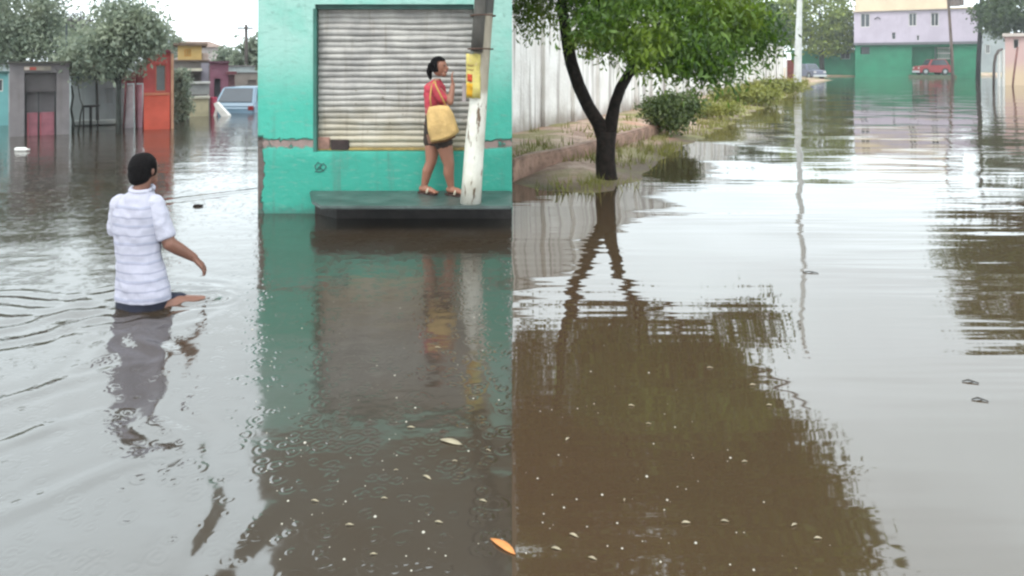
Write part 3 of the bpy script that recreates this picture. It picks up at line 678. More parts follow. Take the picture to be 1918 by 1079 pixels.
def tree(name, base, label, cat, trunk_pts, trunk_r, limbs, blobs, n, lw_, ll, leaf, bark, group=None, **k):
    t = empty(name, base, label, cat, group)
    b = MB()
    if trunk_pts: b.tube(trunk_pts, trunk_r, 12, .14)
    for pts_, rr in limbs: b.tube(pts_, rr, 9, .12)
    if b.v: b.build('trunk', bark, t, smooth=True)
    leaves('crown', blobs, n, lw_, ll, leaf, t, **k); return t

# main tree on the bank
YT = YW(338); px = lambda u, v, dy=0: P(u, v, YT) + Vector((0, dy, 0))
tz = 0.0
TR = [px(1137,346), px(1136,330), px(1134,300), px(1135,270), px(1136,246)]
limbs = [([px(1134,262), px(1122,232), px(1102,200), px(1083,160), px(1070,118), px(1064,84,.05), px(1056,30,.1), px(1050,-60,.2), px(1030,-200,.4)], [.125,.105,.100,.098,.096,.092,.08,.065,.03]),
         ([px(1138,262), px(1146,225), px(1152,195), px(1162,165), px(1178,138), px(1196,122,-.05), px(1230,100,-.1), px(1290,40,-.2), px(1370,-70,-.3), px(1450,-180,-.3)], [.115,.100,.090,.082,.076,.066,.06,.055,.045,.02]),
         ([px(1196,122), px(1207,80,.1), px(1222,10,.2), px(1240,-120,.3), px(1250,-280,.3)], [.05,.045,.045,.04,.02]),
         ([px(1180,136), px(1179,118,-.05), px(1172,92,-.1), px(1168,30,-.1)], [.035,.03,.025,.02]),
         ([px(1066,100), px(1100,40,-.3), px(1150,-60,-.6), px(1190,-190,-.8)], [.05,.045,.04,.02]),
         ([px(1182,134,0), P(1195,100,9.6), P(1215,60,8.9), P(1260,30,8.5), P(1310,70,8.3)], [.045,.04,.035,.03,.012]),
         ([px(1290,40,-.2), px(1370,0,.1), px(1450,-40,.3), px(1540,-110,.4)], [.04,.035,.03,.015])]
blobs = [((2.1,YT,5.2),(2.3,2.2,2.3),9), ((3.5,YT+.1,4.5),(1.5,1.7,1.15),4.0), ((4.4,YT,5.0),(0.85,1.1,.8),1.2), ((1.1,YT+.2,3.9),(1.0,1.5,1.2),2),
         ((2.4,YT+.2,3.1),(1.2,1.1,.62),2.6), ((2.9,YT-.1,3.05),(.7,.9,.45),1.4), ((1.35,YT-.1,2.65),(.55,.8,.42),1.4), 
         ((.35,YT+.3,2.7),(.28,.5,.5),.5)]
tree('neem_tree', (px(1137,338).x, YT, 0.05), 'dark forked leafy tree standing on the bank at the edge of the flood', 'tree', TR, [.175,.152,.140,.138,.150], limbs, blobs + [((X(1230,8.6),8.6,Z(36,8.6)),(.95,.8,.34),1.7),((X(1290,8.2),8.2,Z(95,8.2)),(.30,.35,.20),.7),((X(1335,8.2),8.2,Z(125,8.2)),(.16,.25,.18),.35),((X(1240,8.0),8.0,Z(100,8.0)),(.22,.3,.16),.4),((X(1370,8.6),8.6,Z(26,8.6)),(.3,.4,.16),.5),((.55,YT+.2,4.6),(.42,1.4,1.8),3.2),((.20,YT,4.2),(.18,1.3,2.2),3.0),((X(1180,YT),YT-.4,Z(88,YT)),(.3,.3,.14),.4),((X(1400,YT),YT,Z(72,YT)),(.4,.4,.22),.6),((X(1110,YT),YT-.4,Z(66,YT)),(.3,.3,.14),.4)], 98000, .029, .094, M['leaf'], M['bark'], clump=30, spread=.17, droop=.65, xmin=.004, seed=5)
ntree = [o for o in ORG if o.name == 'neem_tree'][0]
leaves('crown', [((2.1,YT,5.0),(2.0,1.9,2.0),9), ((3.5,YT+.1,4.5),(1.2,1.4,.9),3.0), ((4.4,YT,5.0),(.6,.8,.5),.8), ((1.1,YT+.2,4.2),(.8,1.2,.9),1.5)], 9000, .10, .24, M['leaf'], ntree, clump=30, spread=.2, droop=.5, xmin=.03, seed=77)

# bush and undergrowth on the bank
YB = YW(246, .18)
bu = empty('bush', P(1255,246,YB), 'round green bush on the bank at the foot of the white wall', 'bush')
MB().tube([P(1255,248,YB), P(1256,225,YB), P(1262,195,YB)], [.05,.04,.02], 8).build('stem', M['greybark'], bu, smooth=True)
leaves('foliage', [(P(1255,210,YB),(.56,.5,.42),4),(P(1285,192,YB),(.3,.3,.22),1),(P(1225,200,YB),(.3,.3,.25),1)], 4200, .045, .10, M['leaf_bush'], bu, clump=14, spread=.10, droop=.2, seed=8)
for i, (u, v, ub, hb, lab) in enumerate(((1340,214,.8,.55,'low olive shrub between the round bush and the roadside weeds'),(1395,190,1.5,.8,'wide yellowish shrub farther along the white wall'),(1448,170,1.8,.9,'scrubby shrub on the bank just left of the white concrete pole'))):
    yb = YW(v, .2)
    s_ = empty('shrub', P(u,v,yb), lab, 'shrub', 'shrubs along the bank')
    leaves('foliage', [(P(u,v,yb)+Vector((0,0,hb*.28)),(ub,.6,hb*.32),1)], 2600, .05*ub, .11*ub, M['leaf_olive'], s_, clump=12, spread=.12*ub, droop=0, seed=20+i)
# low kerb in front of the wall
kp = [(930,322,.16),(1000,306,.20),(1060,293,.22),(1130,274,.22),(1200,253,.22),(1262,234,.22)]
kl = [Vector((X(u,YW(v,z_)), YW(v,z_), 0)) for u,v,z_ in kp]
kp2 = [(max(q.x,.004), q.y) for q in kl]; back = [(x-.10+.02*math.sin(y*3), y+.24) for x, y in kp2]; back[0] = (.004, back[0][1])
b = MB(); b.flat(kp2 + back[::-1], -.2, .34); tag(b.build('kerb', plain('brown_kerb', srgb(176,142,124), .85, .25, 4, .02, 9, dirt=.6, dirtcol=srgb(96,70,56)), bevel=.03), kind='structure')
# grass on the bank: one mass
g = np.random.default_rng(3); gv = []; gf = []
cand = []
while len(cand) < 20000:
    yy = 8.5 + 60*g.random()**2.6; xx = g.uniform(-.2, 30)
    cand.append((xx, yy)) if xx < 40 else None
ca = np.array(cand); dd = shore_dist(ca[:,0], ca[:,1]); hg = ground_h(ca[:,0], ca[:,1])
prob = np.where(ca[:,1] > 11.5, np.exp(-((dd-.6)/1.6)**2), .75*np.exp(-((dd-.35)/.5)**2))
for (xx, yy), d, hz_, pr in zip(ca, dd, hg, prob):
    if d < -.05 or d > 3.2 or g.random() > pr or xx < .1 or xx/yy > .42: continue
    if mnoise.noise(Vector((xx*.9, yy*.6, 0))) < -.08: continue
    for _ in range(7):
        a = g.uniform(0, 6.28); hh_ = g.uniform(.05, .14)*(1+yy*.035); ww = .006*(1+yy*.08); bx, by = xx+g.normal()*.10, yy+g.normal()*.10
        n0 = len(gv); tx, ty = math.cos(a), math.sin(a)
        gv += [(bx-ww*tx, by-ww*ty, hz_-.02), (bx+ww*tx, by+ww*ty, hz_-.02), (bx+g.normal()*.05, by+g.normal()*.05, hz_+hh_)]
        gf.append((n0, n0+1, n0+2))
b = MB(); b.v = gv; b.f = gf
gr = b.build('bank_grass', M['grass']); tag(gr, 'short yellow green grass along the flooded bank', 'grass', kind='stuff')

# ------------------------------------------------------------------ right street
# white wall running up the street
m = NT('streaky_white_wall'); p = m.pos(); z = m.sep(p)[2]
n1 = m.noise(m.mapping(p, (2.6,1.3,.10)), 1.6, 5, .6); n2 = m.noise(p, 1.3, 5)
c = m.mix(m.ramp(n2,.3,.7), srgb(254,248,242), srgb(274,270,265))
c = m.mix(m.math('MULTIPLY', m.ramp(n1, .50, .62), .75), c, srgb(176,166,160))
c = m.mix(m.math('MULTIPLY', m.ramp(m.math('ADD', z, m.math('MULTIPLY', n2, .7)), .55, 1.1, 1, 0), .7), c, srgb(150,130,114))
m.bsdf(c, .8, .2, 0, m.bump(m.math('MULTIPLY', m.noise(p,9,5), .02))); wallm = m.m
wa, wb = Vector((-.6, 13.75+.05, 0)), Vector((X(1468,69), 69, 0)); wd = (wb-wa).normalized(); wnn = Vector((wd.y, -wd.x, 0))
ww = empty('garden_wall', (wa.x, wa.y, .1), 'long streaky white wall running up the street behind the forked tree', 'wall')
def along(b, s0, s1, o0, o1, z0, z1):
    q = [wa+wd*s0+wnn*o0, wa+wd*s1+wnn*o0, wa+wd*s1+wnn*o1, wa+wd*s0+wnn*o1]
    return b.flat([(v_.x, v_.y) for v_ in q], z0, z1)
wl = (wb-wa).length
b = MB(); along(b, 0, wl, -.2, 0, -.3, 3.35); b.build('wall', wallm, ww)
b = MB(); s_ = 1.2
b = MB(); along(b, 0, wl, -.26, .06, 3.352, 3.46); b.build('coping', M['white'], ww)
s_ = 1.0
while s_ < wl:
    b = MB(); along(b, s_, s_+.22, .002, .10, -.3, 3.34); b.build('pilaster', wallm, ww); s_ += 1.9
# white concrete lamp pole
YC = YW(168)
cpole = empty('concrete_pole', (X(1494,YC), YC, 0), 'tall white concrete pole rising from the flooded kerb on the right street', 'utility pole')
MB().tube([P(1493.5,176,YC), P(1494,140,YC), P(1496,60,YC), P(1498,0,YC), P(1501,-120,YC), P(1504,-300,YC)], [.27,.26,.21,.17,.15,.12], 14).build('post', plain('white_concrete', srgb(226,226,222), .8, .07, 3, streak=.25, dirtcol=srgb(160,160,158)), cpole, smooth=True)
b = MB(); b.tube([P(1504,-296,YC), P(1504,-304,YC)], [.14,.05], 12); b.build('pole_cap', M['rust'], cpole)
# dark red gate at the end of the white wall
YG = 72
gt = empty('gate', (X(1481,YG), YG, 0), 'narrow dark red gate at the far end of the white wall', 'gate')
b = MB(); b.box(X(1474,YG), X(1488,YG), YG, YG+.08, .25, Z(112,YG)); b.build('gate_leaf', plain('dark_red', srgb(112,52,46), .6, .2), gt)
b = MB(); b.box(X(1471.5,YG), X(1473.8,YG), YG-.06, YG+.14, -.2, Z(98,YG)); b.build('gate_post', M['white'], gt)
b = MB(); b.box(X(1488.2,YG), X(1490.5,YG), YG-.06, YG+.14, -.2, Z(98,YG)); b.build('gate_post', M['white'], gt)
b = MB(); b.box(X(1471,YG), X(1491,YG), YG-.1, YG+.2, Z(98,YG)+.003, Z(95,YG)); b.build('gate_lintel', plain('green_lintel', srgb(70,120,90), .6, .1), gt)

# cars
def car(loc, rz, L_, W_, Hh, body_m, label, pickup=False):
    c_ = empty('parked_car', loc, label, 'car'); c_.rotation_euler.z = rz; o0 = Vector(loc)
    T = lambda x, y, z: (o0.x+x, o0.y+y, o0.z+z)
    hl, hw_, g0, belt = L_/2, W_/2, Hh*.16, Hh*.60
    prof = [(-hl,g0),(-hl-.03,g0+.2*Hh),(-hl+.03,belt*.92),(-hl+L_*.27,belt),(hl-.10,belt*1.02),(hl,belt*.85),(hl,g0)]
    b = MB(); n = len(prof); vs = []
    for sx_, k in ((-1,.90),(-1,1.0),(1,1.0),(1,.90)):
        for i, (y, z_) in enumerate(prof):
            inset = 1.0 if k == 1.0 else .96
            vs.append(T(sx_*hw_*k if k != 1.0 else sx_*hw_, y*inset, (z_-g0)*(1.0 if k == 1.0 else .99)+g0))
    # two side skins joined across
    left = [T(-hw_, y, z_) for y, z_ in prof]; right = [T(hw_, y, z_) for y, z_ in prof]
    b.add(left+right, [tuple(range(n)), tuple(range(2*n-1,n-1,-1))] + [(i+n,(i+1)%n+n,(i+1)%n,i) for i in range(n)])
    b.build('body', body_m, c_, bevel=.05)
    y0, y1, y2, y3 = -hl+L_*.26, -hl+L_*.40, hl-L_*(.34 if pickup else .16), hl-L_*(.30 if pickup else .04)
    tp, tw = Hh, hw_*.80; bw = hw_*.95
    b = MB(); b.add([T(-bw,y0,belt-.02),T(bw,y0,belt-.02),T(bw,y3,belt-.02),T(-bw,y3,belt-.02),T(-tw,y1,tp),T(tw,y1,tp),T(tw,y2,tp),T(-tw,y2,tp)],
                    [(0,3,2,1),(4,5,6,7),(0,1,5,4),(1,2,6,5),(2,3,7,6),(3,0,4,7)]); b.build('cabin', body_m, c_, bevel=.04)
    def quadwin(a, b_, c2, d2, push, nm):
        ctr_ = sum((Vector(q) for q in (a,b_,c2,d2)), Vector())/4; q = MB()
        ins = [ctr_ + (Vector(v_)-ctr_)*.84 + Vector(push) for v_ in (a,b_,c2,d2)]; bk = [v_ - Vector(push)*1.6 for v_ in ins]
        q.add(ins+bk, [(0,1,2,3),(7,6,5,4),(0,4,5,1),(1,5,6,2),(2,6,7,3),(3,7,4,0)]); q.build(nm, M['glass'], c_)
    quadwin(T(-bw,y0,belt),T(bw,y0,belt),T(tw,y1,tp),T(-tw,y1,tp),(0,-.02,.012),'windscreen')
    quadwin(T(bw,y3,belt),T(-bw,y3,belt),T(-tw,y2,tp),T(tw,y2,tp),(0,.02,.012),'rear_window')
    for sg in (-1,1): quadwin(T(sg*bw,y0+.1,belt),T(sg*bw,y3-.05,belt),T(sg*tw,y2,tp),T(sg*tw,y1,tp),(sg*.02,0,.008),'side_window')
    for sg in (-1,1):
        for yy in (-hl+L_*.19, hl-L_*.2):
            r_ = Hh*.22; b = MB(); b.tube([T(sg*(hw_-.20),yy,r_),T(sg*(hw_+.012),yy,r_)],[r_,r_],18); wo = b.build('wheel', M['dark'], c_, smooth=False)
            b = MB(); b.tube([T(sg*(hw_-.05),yy,r_),T(sg*(hw_+.02),yy,r_)],[r_*.55,r_*.55],12); b.build('rim', M['lightgrey'], wo)
        b = MB(); b.box(*[o0.x+sg*hw_*.72+d for d in (-.16,.16)], o0.y-hl-.055, o0.y-hl+.06, o0.z+Hh*.40, o0.z+Hh*.50); b.build('headlight', M['white'], c_, bevel=.02)
        b = MB(); b.box(*[o0.x+sg*hw_*.84+d for d in (-.10,.10)], o0.y+hl-.05, o0.y+hl+.02, o0.z+Hh*.42, o0.z+Hh*.54); b.build('tail_light', plain('tail_red', srgb(130,30,30), .4, .05), c_, bevel=.02)
    for nm, yy, sgn in (('bumper', -hl, -1), ('bumper', hl, 1)):
        b = MB(); b.box(o0.x-hw_*.98, o0.x+hw_*.98, min(o0.y+yy-.03*sgn, o0.y+yy+.09*sgn), max(o0.y+yy-.03*sgn, o0.y+yy+.09*sgn), o0.z+g0-.02, o0.z+g0+Hh*.12); b.build(nm, plain('bumper_pale', srgb(206,210,212), .5, .06), c_, bevel=.02)
    return c_

# two-storey house at the end of the street
YH = YW(144.5)
hse = empty('two_storey_house', (X(1715,YH), YH, 0), 'lilac and green two storey house closing the end of the flooded street', 'house')
lil = plain('lilac_render', srgb(206,194,208), .85, .06, .5, streak=.2, dirtcol=srgb(160,150,160)); grn = plain('green_render', srgb(52,138,104), .8, .12, .6, streak=.15, dirtcol=srgb(40,90,70)); crm = plain('cream_render', srgb(232,212,184), .85, .06, .5)
zsl = Z(83.5, YH); zt = Z(19, YH)
wins = [(1608,1627,22,49),(1702,1717,24,49),(1743,1758,25,50),(1670,1677,60,73),(1717,1722,66,76)]
holes = [(X(a,YH),X(b_,YH),Z(d,YH),Z(c_,YH)) for a,b_,c_,d in wins]
shell(X(1595,YH), X(1835,YH), YH, YH+12, zsl+.35, zt, holes, .25).build('upper_wall', lil, hse)
gfh = [(X(1708,YH),X(1781,YH),.35,Z(88,YH)), (X(1608,YH),X(1626,YH),Z(101,YH),Z(86.5,YH))]
shell(X(1597,YH), X(1833,YH), YH+.3, YH+11.8, -.8, zsl-.003, gfh, 1.2).build('ground_floor', grn, hse)
b = MB(); b.box(X(1594,YH), X(1836,YH), YH-.25, YH+12.1, zsl, zsl+.347); b.build('floor_slab', plain('slab_grey', srgb(120,120,124), .8, .1), hse)
for (a0,a1,c0,c1) in holes[:3]: pane_window(hse, a0,a1,c0,c1, YH, M['white'], M['glass'], .25, 1, .12)
for (a0,a1,c0,c1) in holes[3:]: pane_window(hse, a0,a1,c0,c1, YH, M['white'], M['glass'], .25, 0, .06)
b = MB(); b.box(X(1597,YH), X(1776,YH), YH+.8, YH+11, zt+.203, zt+2.6); b.build('roof_room', crm, hse)
b = MB(); b.box(X(1593,YH), X(1837,YH), YH-.35, YH+12.2, zt+.003, zt+.2); b.build('roof', crm, hse)
gw = gfh[1]; pane_window(hse, gw[0],gw[1],gw[2],gw[3], YH+.3+.9, M['dark'], M['glass'], .25, 2, .08)
# garage pillars and grille inside the opening
b = MB(); b.box(X(1750,YH), X(1754,YH), YH+.32, YH+.62, .35, Z(88,YH)-.003); b.build('garage_pillar', plain('pillar_dark', srgb(64,84,76), .8, .1), hse)
b = MB()
for k in range(7): b.box(X(1757+k*3.2,YH), X(1757.9+k*3.2,YH), YH+.9, YH+.96, Z(110,YH), Z(89,YH))
for v in (110, 100, 90): b.box(X(1755,YH), X(1779,YH), YH+.962, YH+.99, Z(v,YH)-.06, Z(v,YH)+.06)
b.build('window_grille', M['white'], hse)
b = MB(); b.tube([(X(1636+6*k,YH), YH-.12, Z(34 if k != 1 else 30,YH)) for k in range(3)], [.06]*3, 6); b.build('clothes_rail', M['dark'], hse)
# drive that carries the car
aH = math.atan2(-X(1715,YH), YH)
def RH(x, y):
    x = (x-X(1715,YH))*math.cos(aH); y -= YH
    return (X(1715,YH) + x*math.cos(aH) - y*math.sin(aH), YH + x*math.sin(aH) + y*math.cos(aH))
b = MB(); b.flat([RH(X(1702,YH),YH-3.5),RH(X(1788,YH),YH-3.5),RH(X(1788,YH),YH+.29),RH(X(1702,YH),YH+.29)], -.8, .33); tag(b.build('driveway', plain('drive_concrete', srgb(96,104,82), .8, .15)), kind='structure')
car((*RH(X(1745,YH), YH-1.3), .34), aH+R(-62), 4.3, 1.8, 2.15, plain('red_car_paint', srgb(160,54,58), .45, .06, 2, 0, 5, .4), 'red hatchback parked before the garage of the two storey house')
# low green boundary wall left of the house
YV = YH+9
gwl = empty('boundary_wall', (X(1560,YV), YV, 0), 'low green boundary wall joining the left side of the two storey house', 'wall')
shell(X(1480,YV), X(1622,YV), YV, YV+.4, -.6, Z(94,YV), [(X(1574,YV),X(1592,YV),Z(111,YV),Z(95.5,YV))], .2).build('wall', grn, gwl)
pane_window(gwl, X(1574,YV),X(1592,YV),Z(111,YV),Z(95.5,YV), YV, M['lightgrey'], M['dark'], .2, 1, .1)
b = MB(); b.box(X(1479,YV), X(1623,YV), YV-.06, YV+.46, Z(94,YV)+.003, Z(94,YV)+.12); b.build('coping', M['greywall'], gwl)
# grey-blue car by the pole
car((X(1515,82), 82, .12), R(12), 4.0, 1.7, 1.75, plain('grey_blue_paint', srgb(112,116,136), .4, .06, 2, 0, 5, .5), 'grey blue car parked on the bank behind the white concrete pole')
# thin poles in front of the house
YQ = YW(150)
q_ = empty('wooden_pole', (X(1784,YQ), YQ, 0), 'thin brown leaning pole with a grey transformer in front of the lilac house', 'utility pole')
MB().tube([P(1785,160,YQ), P(1783,100,YQ), P(1779,40,YQ), P(1776,0,YQ), P(1774,-30,YQ)], [.17,.16,.15,.14,.13], 10).build('post', plain('weathered_wood', srgb(112,96,88), .9, .2, 2), q_, smooth=True)
b = MB(); zc_ = Z(4,YQ); b.tube([(X(1785,YQ), YQ-.3, Z(12,YQ)), (X(1785,YQ), YQ-.3, Z(-6,YQ))], [.5,.5], 16); b.tube([(X(1796,YQ), YQ-.3, Z(11,YQ)), (X(1796,YQ), YQ-.3, Z(-3,YQ))], [.35,.35], 14); b.build('transformer', plain('transformer_grey', srgb(122,110,104), .7, .1), q_, smooth=False)
YQ = YW(147.5)
q_ = empty('black_pole', (X(1832,YQ), YQ, 0), 'dark leaning pole at the right corner of the lilac and green house', 'utility pole')
MB().tube([P(1831.5,156,YQ), P(1833,110,YQ), P(1836,60,YQ), P(1838,0,YQ), P(1840,-60,YQ)], [.28,.27,.25,.22,.2], 10).build('post', plain('tarred_wood', srgb(38,36,38), .8, .2, 2), q_, smooth=True)
b = MB(); b.box(X(1838,YQ)-1.1, X(1838,YQ)+1.1, YQ-.3, YQ-.18, Z(-45,YQ), Z(-45,YQ)+.18); b.build('crossarm', M['rust'], q_)
# far grey house seen in the gap
YR = 138
r_ = empty('far_house', (X(1856,YR), YR, 0), 'pale grey blue house far behind, in the gap right of the black pole', 'house')
hl_ = [(X(1846,YR),X(1854,YR),Z(100,YR),Z(84,YR))]
shell(X(1836,YR), X(1884,YR), YR, YR+8, -.8, Z(58,YR), hl_, .2).build('wall', plain('grey_blue_render', srgb(162,170,172), .85, .08, .4), r_)
pane_window(r_, *hl_[0], YR, M['white'], M['glass'], .2, 1, .1)
b = MB(); b.box(X(1834,YR), X(1886,YR), YR-.4, YR+8.3, Z(58,YR)+.003, Z(58,YR)+.4); b.build('roof', M['greywall'], r_)
# pink house on the right edge
YK = YW(160)
k_ = empty('pink_house', (X(1920,YK), YK, 0), 'small pink and cream house with a flat roof at the right edge of the street', 'house')
hk = [(X(1898,YK),X(1908,YK),Z(91,YK),Z(73,YK))]
m = NT('pink_cream_render'); p = m.pos(); n1 = m.noise(p, 1.2, 5)
m.bsdf(m.mix(m.ramp(m.math('ADD', m.sep(p)[2], m.math('MULTIPLY', n1, .8)), 1.2, 2.6), srgb(222,196,166), srgb(212,178,172)), .85, .2)
shell(X(1882,YK), X(2010,YK), YK, YK+7, -.8, Z(68,YK), hk, .3).build('wall', m.m, k_)
pane_window(k_, *hk[0], YK, M['white'], M['dark'], .3, 0, .06)
b = MB(); b.box(X(1877,YK), X(2014,YK), YK-.3, YK+7.2, Z(68,YK)+.003, Z(62,YK)); b.build('roof', plain('pale_slab', srgb(214,200,190), .8, .08), k_)
YK2 = YK-2.2
f_ = empty('gateway', (X(1872,YK2), YK2, 0), 'white gateposts under a bent dark pipe beside the pink house', 'gate')
b = MB(); b.tube([P(1861,168,YK2), P(1862,120,YK2), P(1865,104,YK2), P(1870,95,YK2), P(1877,92,YK2)], [.10]*5, 10); b.build('pipe_arch', plain('pipe_dark', srgb(88,76,72), .7, .15), f_, smooth=True)
for u in (1873.5, 1881.5):
    b = MB(); b.box(X(u-1.7,YK2), X(u+1.7,YK2), YK2+.05, YK2+.25, -.6, Z(93,YK2)); b.build('gate_post', M['white'], f_, bevel=.02)
b = MB(); b.tube([P(1896,170,YK2), P(1899,140,YK2), P(1903,110,YK2), P(1906,88,YK2)], [.07]*4, 8); b.build('stay', plain('stay_rust', srgb(128,84,76), .8, .2), f_, smooth=True)

for o in list(ORG):
    if o.type == 'EMPTY' and o.name.split('.')[0] in ('two_storey_house','pink_house','far_house','boundary_wall','gate'): turn(o)
# trees of the right street
def crown_tree(name, u, v, y, label, blobs, n, lw_, ll, leaf, bark, group=None, seed=0, r=.2, spread=.5, droop=.2, clump=20):
    bb = [(P(a, c_, y + d), (rx_, ry_, rz_), wt) for a, c_, d, rx_, ry_, rz_, wt in blobs]
    base = P(u, v, y); top = bb[0][0]
    tp = [base + Vector((0,0,-.5)), base.lerp(top,.3)+Vector((.08*r,0,0)), base.lerp(top,.65), top]
    lm = [([base.lerp(top,.45), base.lerp(top,.45).lerp(c_,.5)+Vector((0,0,.1)), c_], [r*.55,r*.4,r*.15]) for c_, _, _ in bb[1:5]]
    return tree(name, base, label, 'tree', tp, [r*1.15,r,r*.8,r*.4], lm, bb, n, lw_, ll, leaf, bark, group, clump=clump, spread=spread, droop=droop, seed=seed)
crown_tree('shade_tree', 1540, 140, 108, 'bright yellow green tree behind the green boundary wall', [(1535,20,0,5.5,3.5,4.6,4),(1470,30,0,3.5,3,3.8,2),(1570,50,0,2.6,2.5,2.6,1.2),(1500,70,0,3,2,2,1),(1555,82,0,3.6,2,1.8,1.4),(1590,60,1,2.4,2,2.6,1)], 12000, .32, .5, M['leaf_far'], M['greybark'], seed=31, r=.35, spread=.55)
crown_tree('shade_tree', 1420, 150, 80, 'green tree showing above the far half of the white wall', [(1425,40,0,3.0,2.5,2.6,3),(1455,66,0,1.8,1.6,1.4,1),(1380,30,0,2.0,2,2,1)], 6000, .22, .36, M['leaf_dark'], M['greybark'], seed=32, r=.25, spread=.4)
crown_tree('shade_tree', 1905, 140, 84, 'dark green tree hanging over the pink house at the top right corner', [(1900,10,0,4.6,3.5,3.6,4),(1868,30,0,2.2,2.2,2.8,1.5),(1950,20,0,4,3,4,2)], 9000, .24, .4, M['leaf_dark'], M['greybark'], seed=33, r=.3, spread=.45, droop=.5)
crown_tree('shade_tree', 1990, 186, 36, 'big spreading tree mirrored in the water at the right edge', [(1965,-130,0,4.4,3.4,2.9,4),(1850,-110,0,2.2,2.2,1.9,1.8),(1900,-220,0,2.8,2.2,1.7,1.4),(2080,-150,0,3.5,3,3,2)], 12000, .17, .32, M['leaf_bush'], M['bark'], seed=34, r=.3, spread=.4, droop=.4)

# ------------------------------------------------------------------ left street, far side: house colours muted to paint in rain haze
def slab(parent, u0, u1, v0, v1, y, d0, d1, name, mat, bevel=0):
    b = MB(); b.box(X(u0,y), X(u1,y), y+d0, y+d1, Z(v1,y), Z(v0,y)); return b.build(name, mat, parent, bevel=bevel)
# teal house on the left edge
YA = YW(236)
o = empty('teal_house', (X(-20,YA), YA, 0), 'pale teal house cut by the left edge of the picture', 'house')
shell(X(-140,YA), X(16,YA), YA, YA+3, -.8, Z(138,YA), [(X(-10,YA),X(6,YA),Z(172,YA),Z(148,YA))], .1).build('wall', plain('teal_render', srgb(126,186,186), .85, .08, 1, streak=.2), o)
pane_window(o, X(-10,YA),X(6,YA),Z(172,YA),Z(148,YA), YA, M['white'], M['glass'], .1, 1, .03)
slab(o, -146, 18, 134, 137.8, YA, -.1, 3.1, 'roof', plain('teal_slab', srgb(70,104,100), .8, .1))
# grey kiosk with red gates
YB_ = YW(254)
o = empty('grey_kiosk', (X(74,YB_), YB_, 0), 'small grey house front with two red gate leaves under a faded sign', 'kiosk')
shell(X(19,YB_), X(131,YB_), YB_, YB_+2, -.8, Z(119,YB_), [(X(46,YB_),X(106,YB_),-.75,Z(136,YB_))], .30).build('wall', plain('kiosk_grey', srgb(132,125,126), .85, .1, 3, streak=.25), o)
slab(o, 15, 134, 115, 118.8, YB_, -.12, 2.1, 'roof', plain('kiosk_roof', srgb(84,82,74), .85, .15, 4))
slab(o, 47, 105, 137, 172, YB_, .12, .18, 'porch_board', plain('porch_board_grey', srgb(98,92,92), .85, .12, 3))  # darker grey board across the top of the porch opening
for u0, u1 in ((50.5,70.5),(74,102)):
    g_ = slab(o, u0, u1, 211, 266, YB_, .10, .15, 'gate_leaf', M['red_gate'])
    slab(g_, u0+1, u0+2.5, 213, 264, YB_, .085, .097, 'gate_bar', plain('gate_bar_pink', srgb(190,96,104), .6, .1))
for u in (48.5, 72.2, 104): slab(o, u-1.2, u+1.2, 172.3, 266, YB_, .08, .16, 'door_post', M['dark'])
sg_ = slab(o, 45, 96, 124, 132, YB_, -.05, -.004, 'sign_board', plain('sign_beige', srgb(150,140,128), .7, .15, 9))
slab(sg_, 46, 55, 125.5, 131, YB_, -.060, -.052, 'sign_end', plain('sign_pale', srgb(214,196,184), .7, .1)); slab(sg_, 56, 68, 125.5, 131, YB_, -.060, -.052, 'sign_red_panel', plain('sign_red', srgb(190,92,80), .7, .1))
# pale grey building behind the street trees
YC_ = YW(233)
o = empty('grey_house', (X(185,YC_), YC_, 0), 'low pale grey house behind the street tree trunks with a red panel above', 'house')
hg_ = [(X(196,YC_),X(214,YC_),Z(196,YC_),Z(166,YC_))]
shell(X(134,YC_), X(236,YC_), YC_, YC_+3, -.8, Z(118,YC_), hg_, .12).build('wall', plain('misty_grey', srgb(156,164,164), .85, .08, 2, streak=.2), o)
pane_window(o, *hg_[0], YC_, M['lightgrey'], M['lightgrey'], .12, 1, .03)
slab(o, 130, 240, 113, 117.8, YC_, -.5, 3.2, 'roof', plain('dark_teal_roof', srgb(84,98,94), .85, .12, 3))
slab(o, 134, 236, 118.3, 150, YC_, -.05, -.003, 'fascia', plain('fascia_teal', srgb(98,114,112), .85, .12, 3))
slab(o, 166, 194, 104, 124, YC_, -.62, -.54, 'red_panel', plain('faded_red', srgb(196,84,80), .7, .12, 6))
slab(o, 136, 226, 224, 231, YC_, -.35, -.004, 'plinth', plain('plinth', srgb(176,182,178), .85, .1))
# dark table in front of it
YD = YC_-.7
o = empty('table', (X(168,YD), YD, 0), 'dark little table standing in front of the pale grey house', 'table')
slab(o, 161, 177, 197, 200.5, YD, -.2, .25, 'table_top', M['dark'])
for u, dy in ((163,-.16),(175,-.16),(163,.2),(175,.2)): slab(o, u-.8, u+.8, 200.6, 250, YD, dy-.015, dy+.015, 'leg', M['dark'])
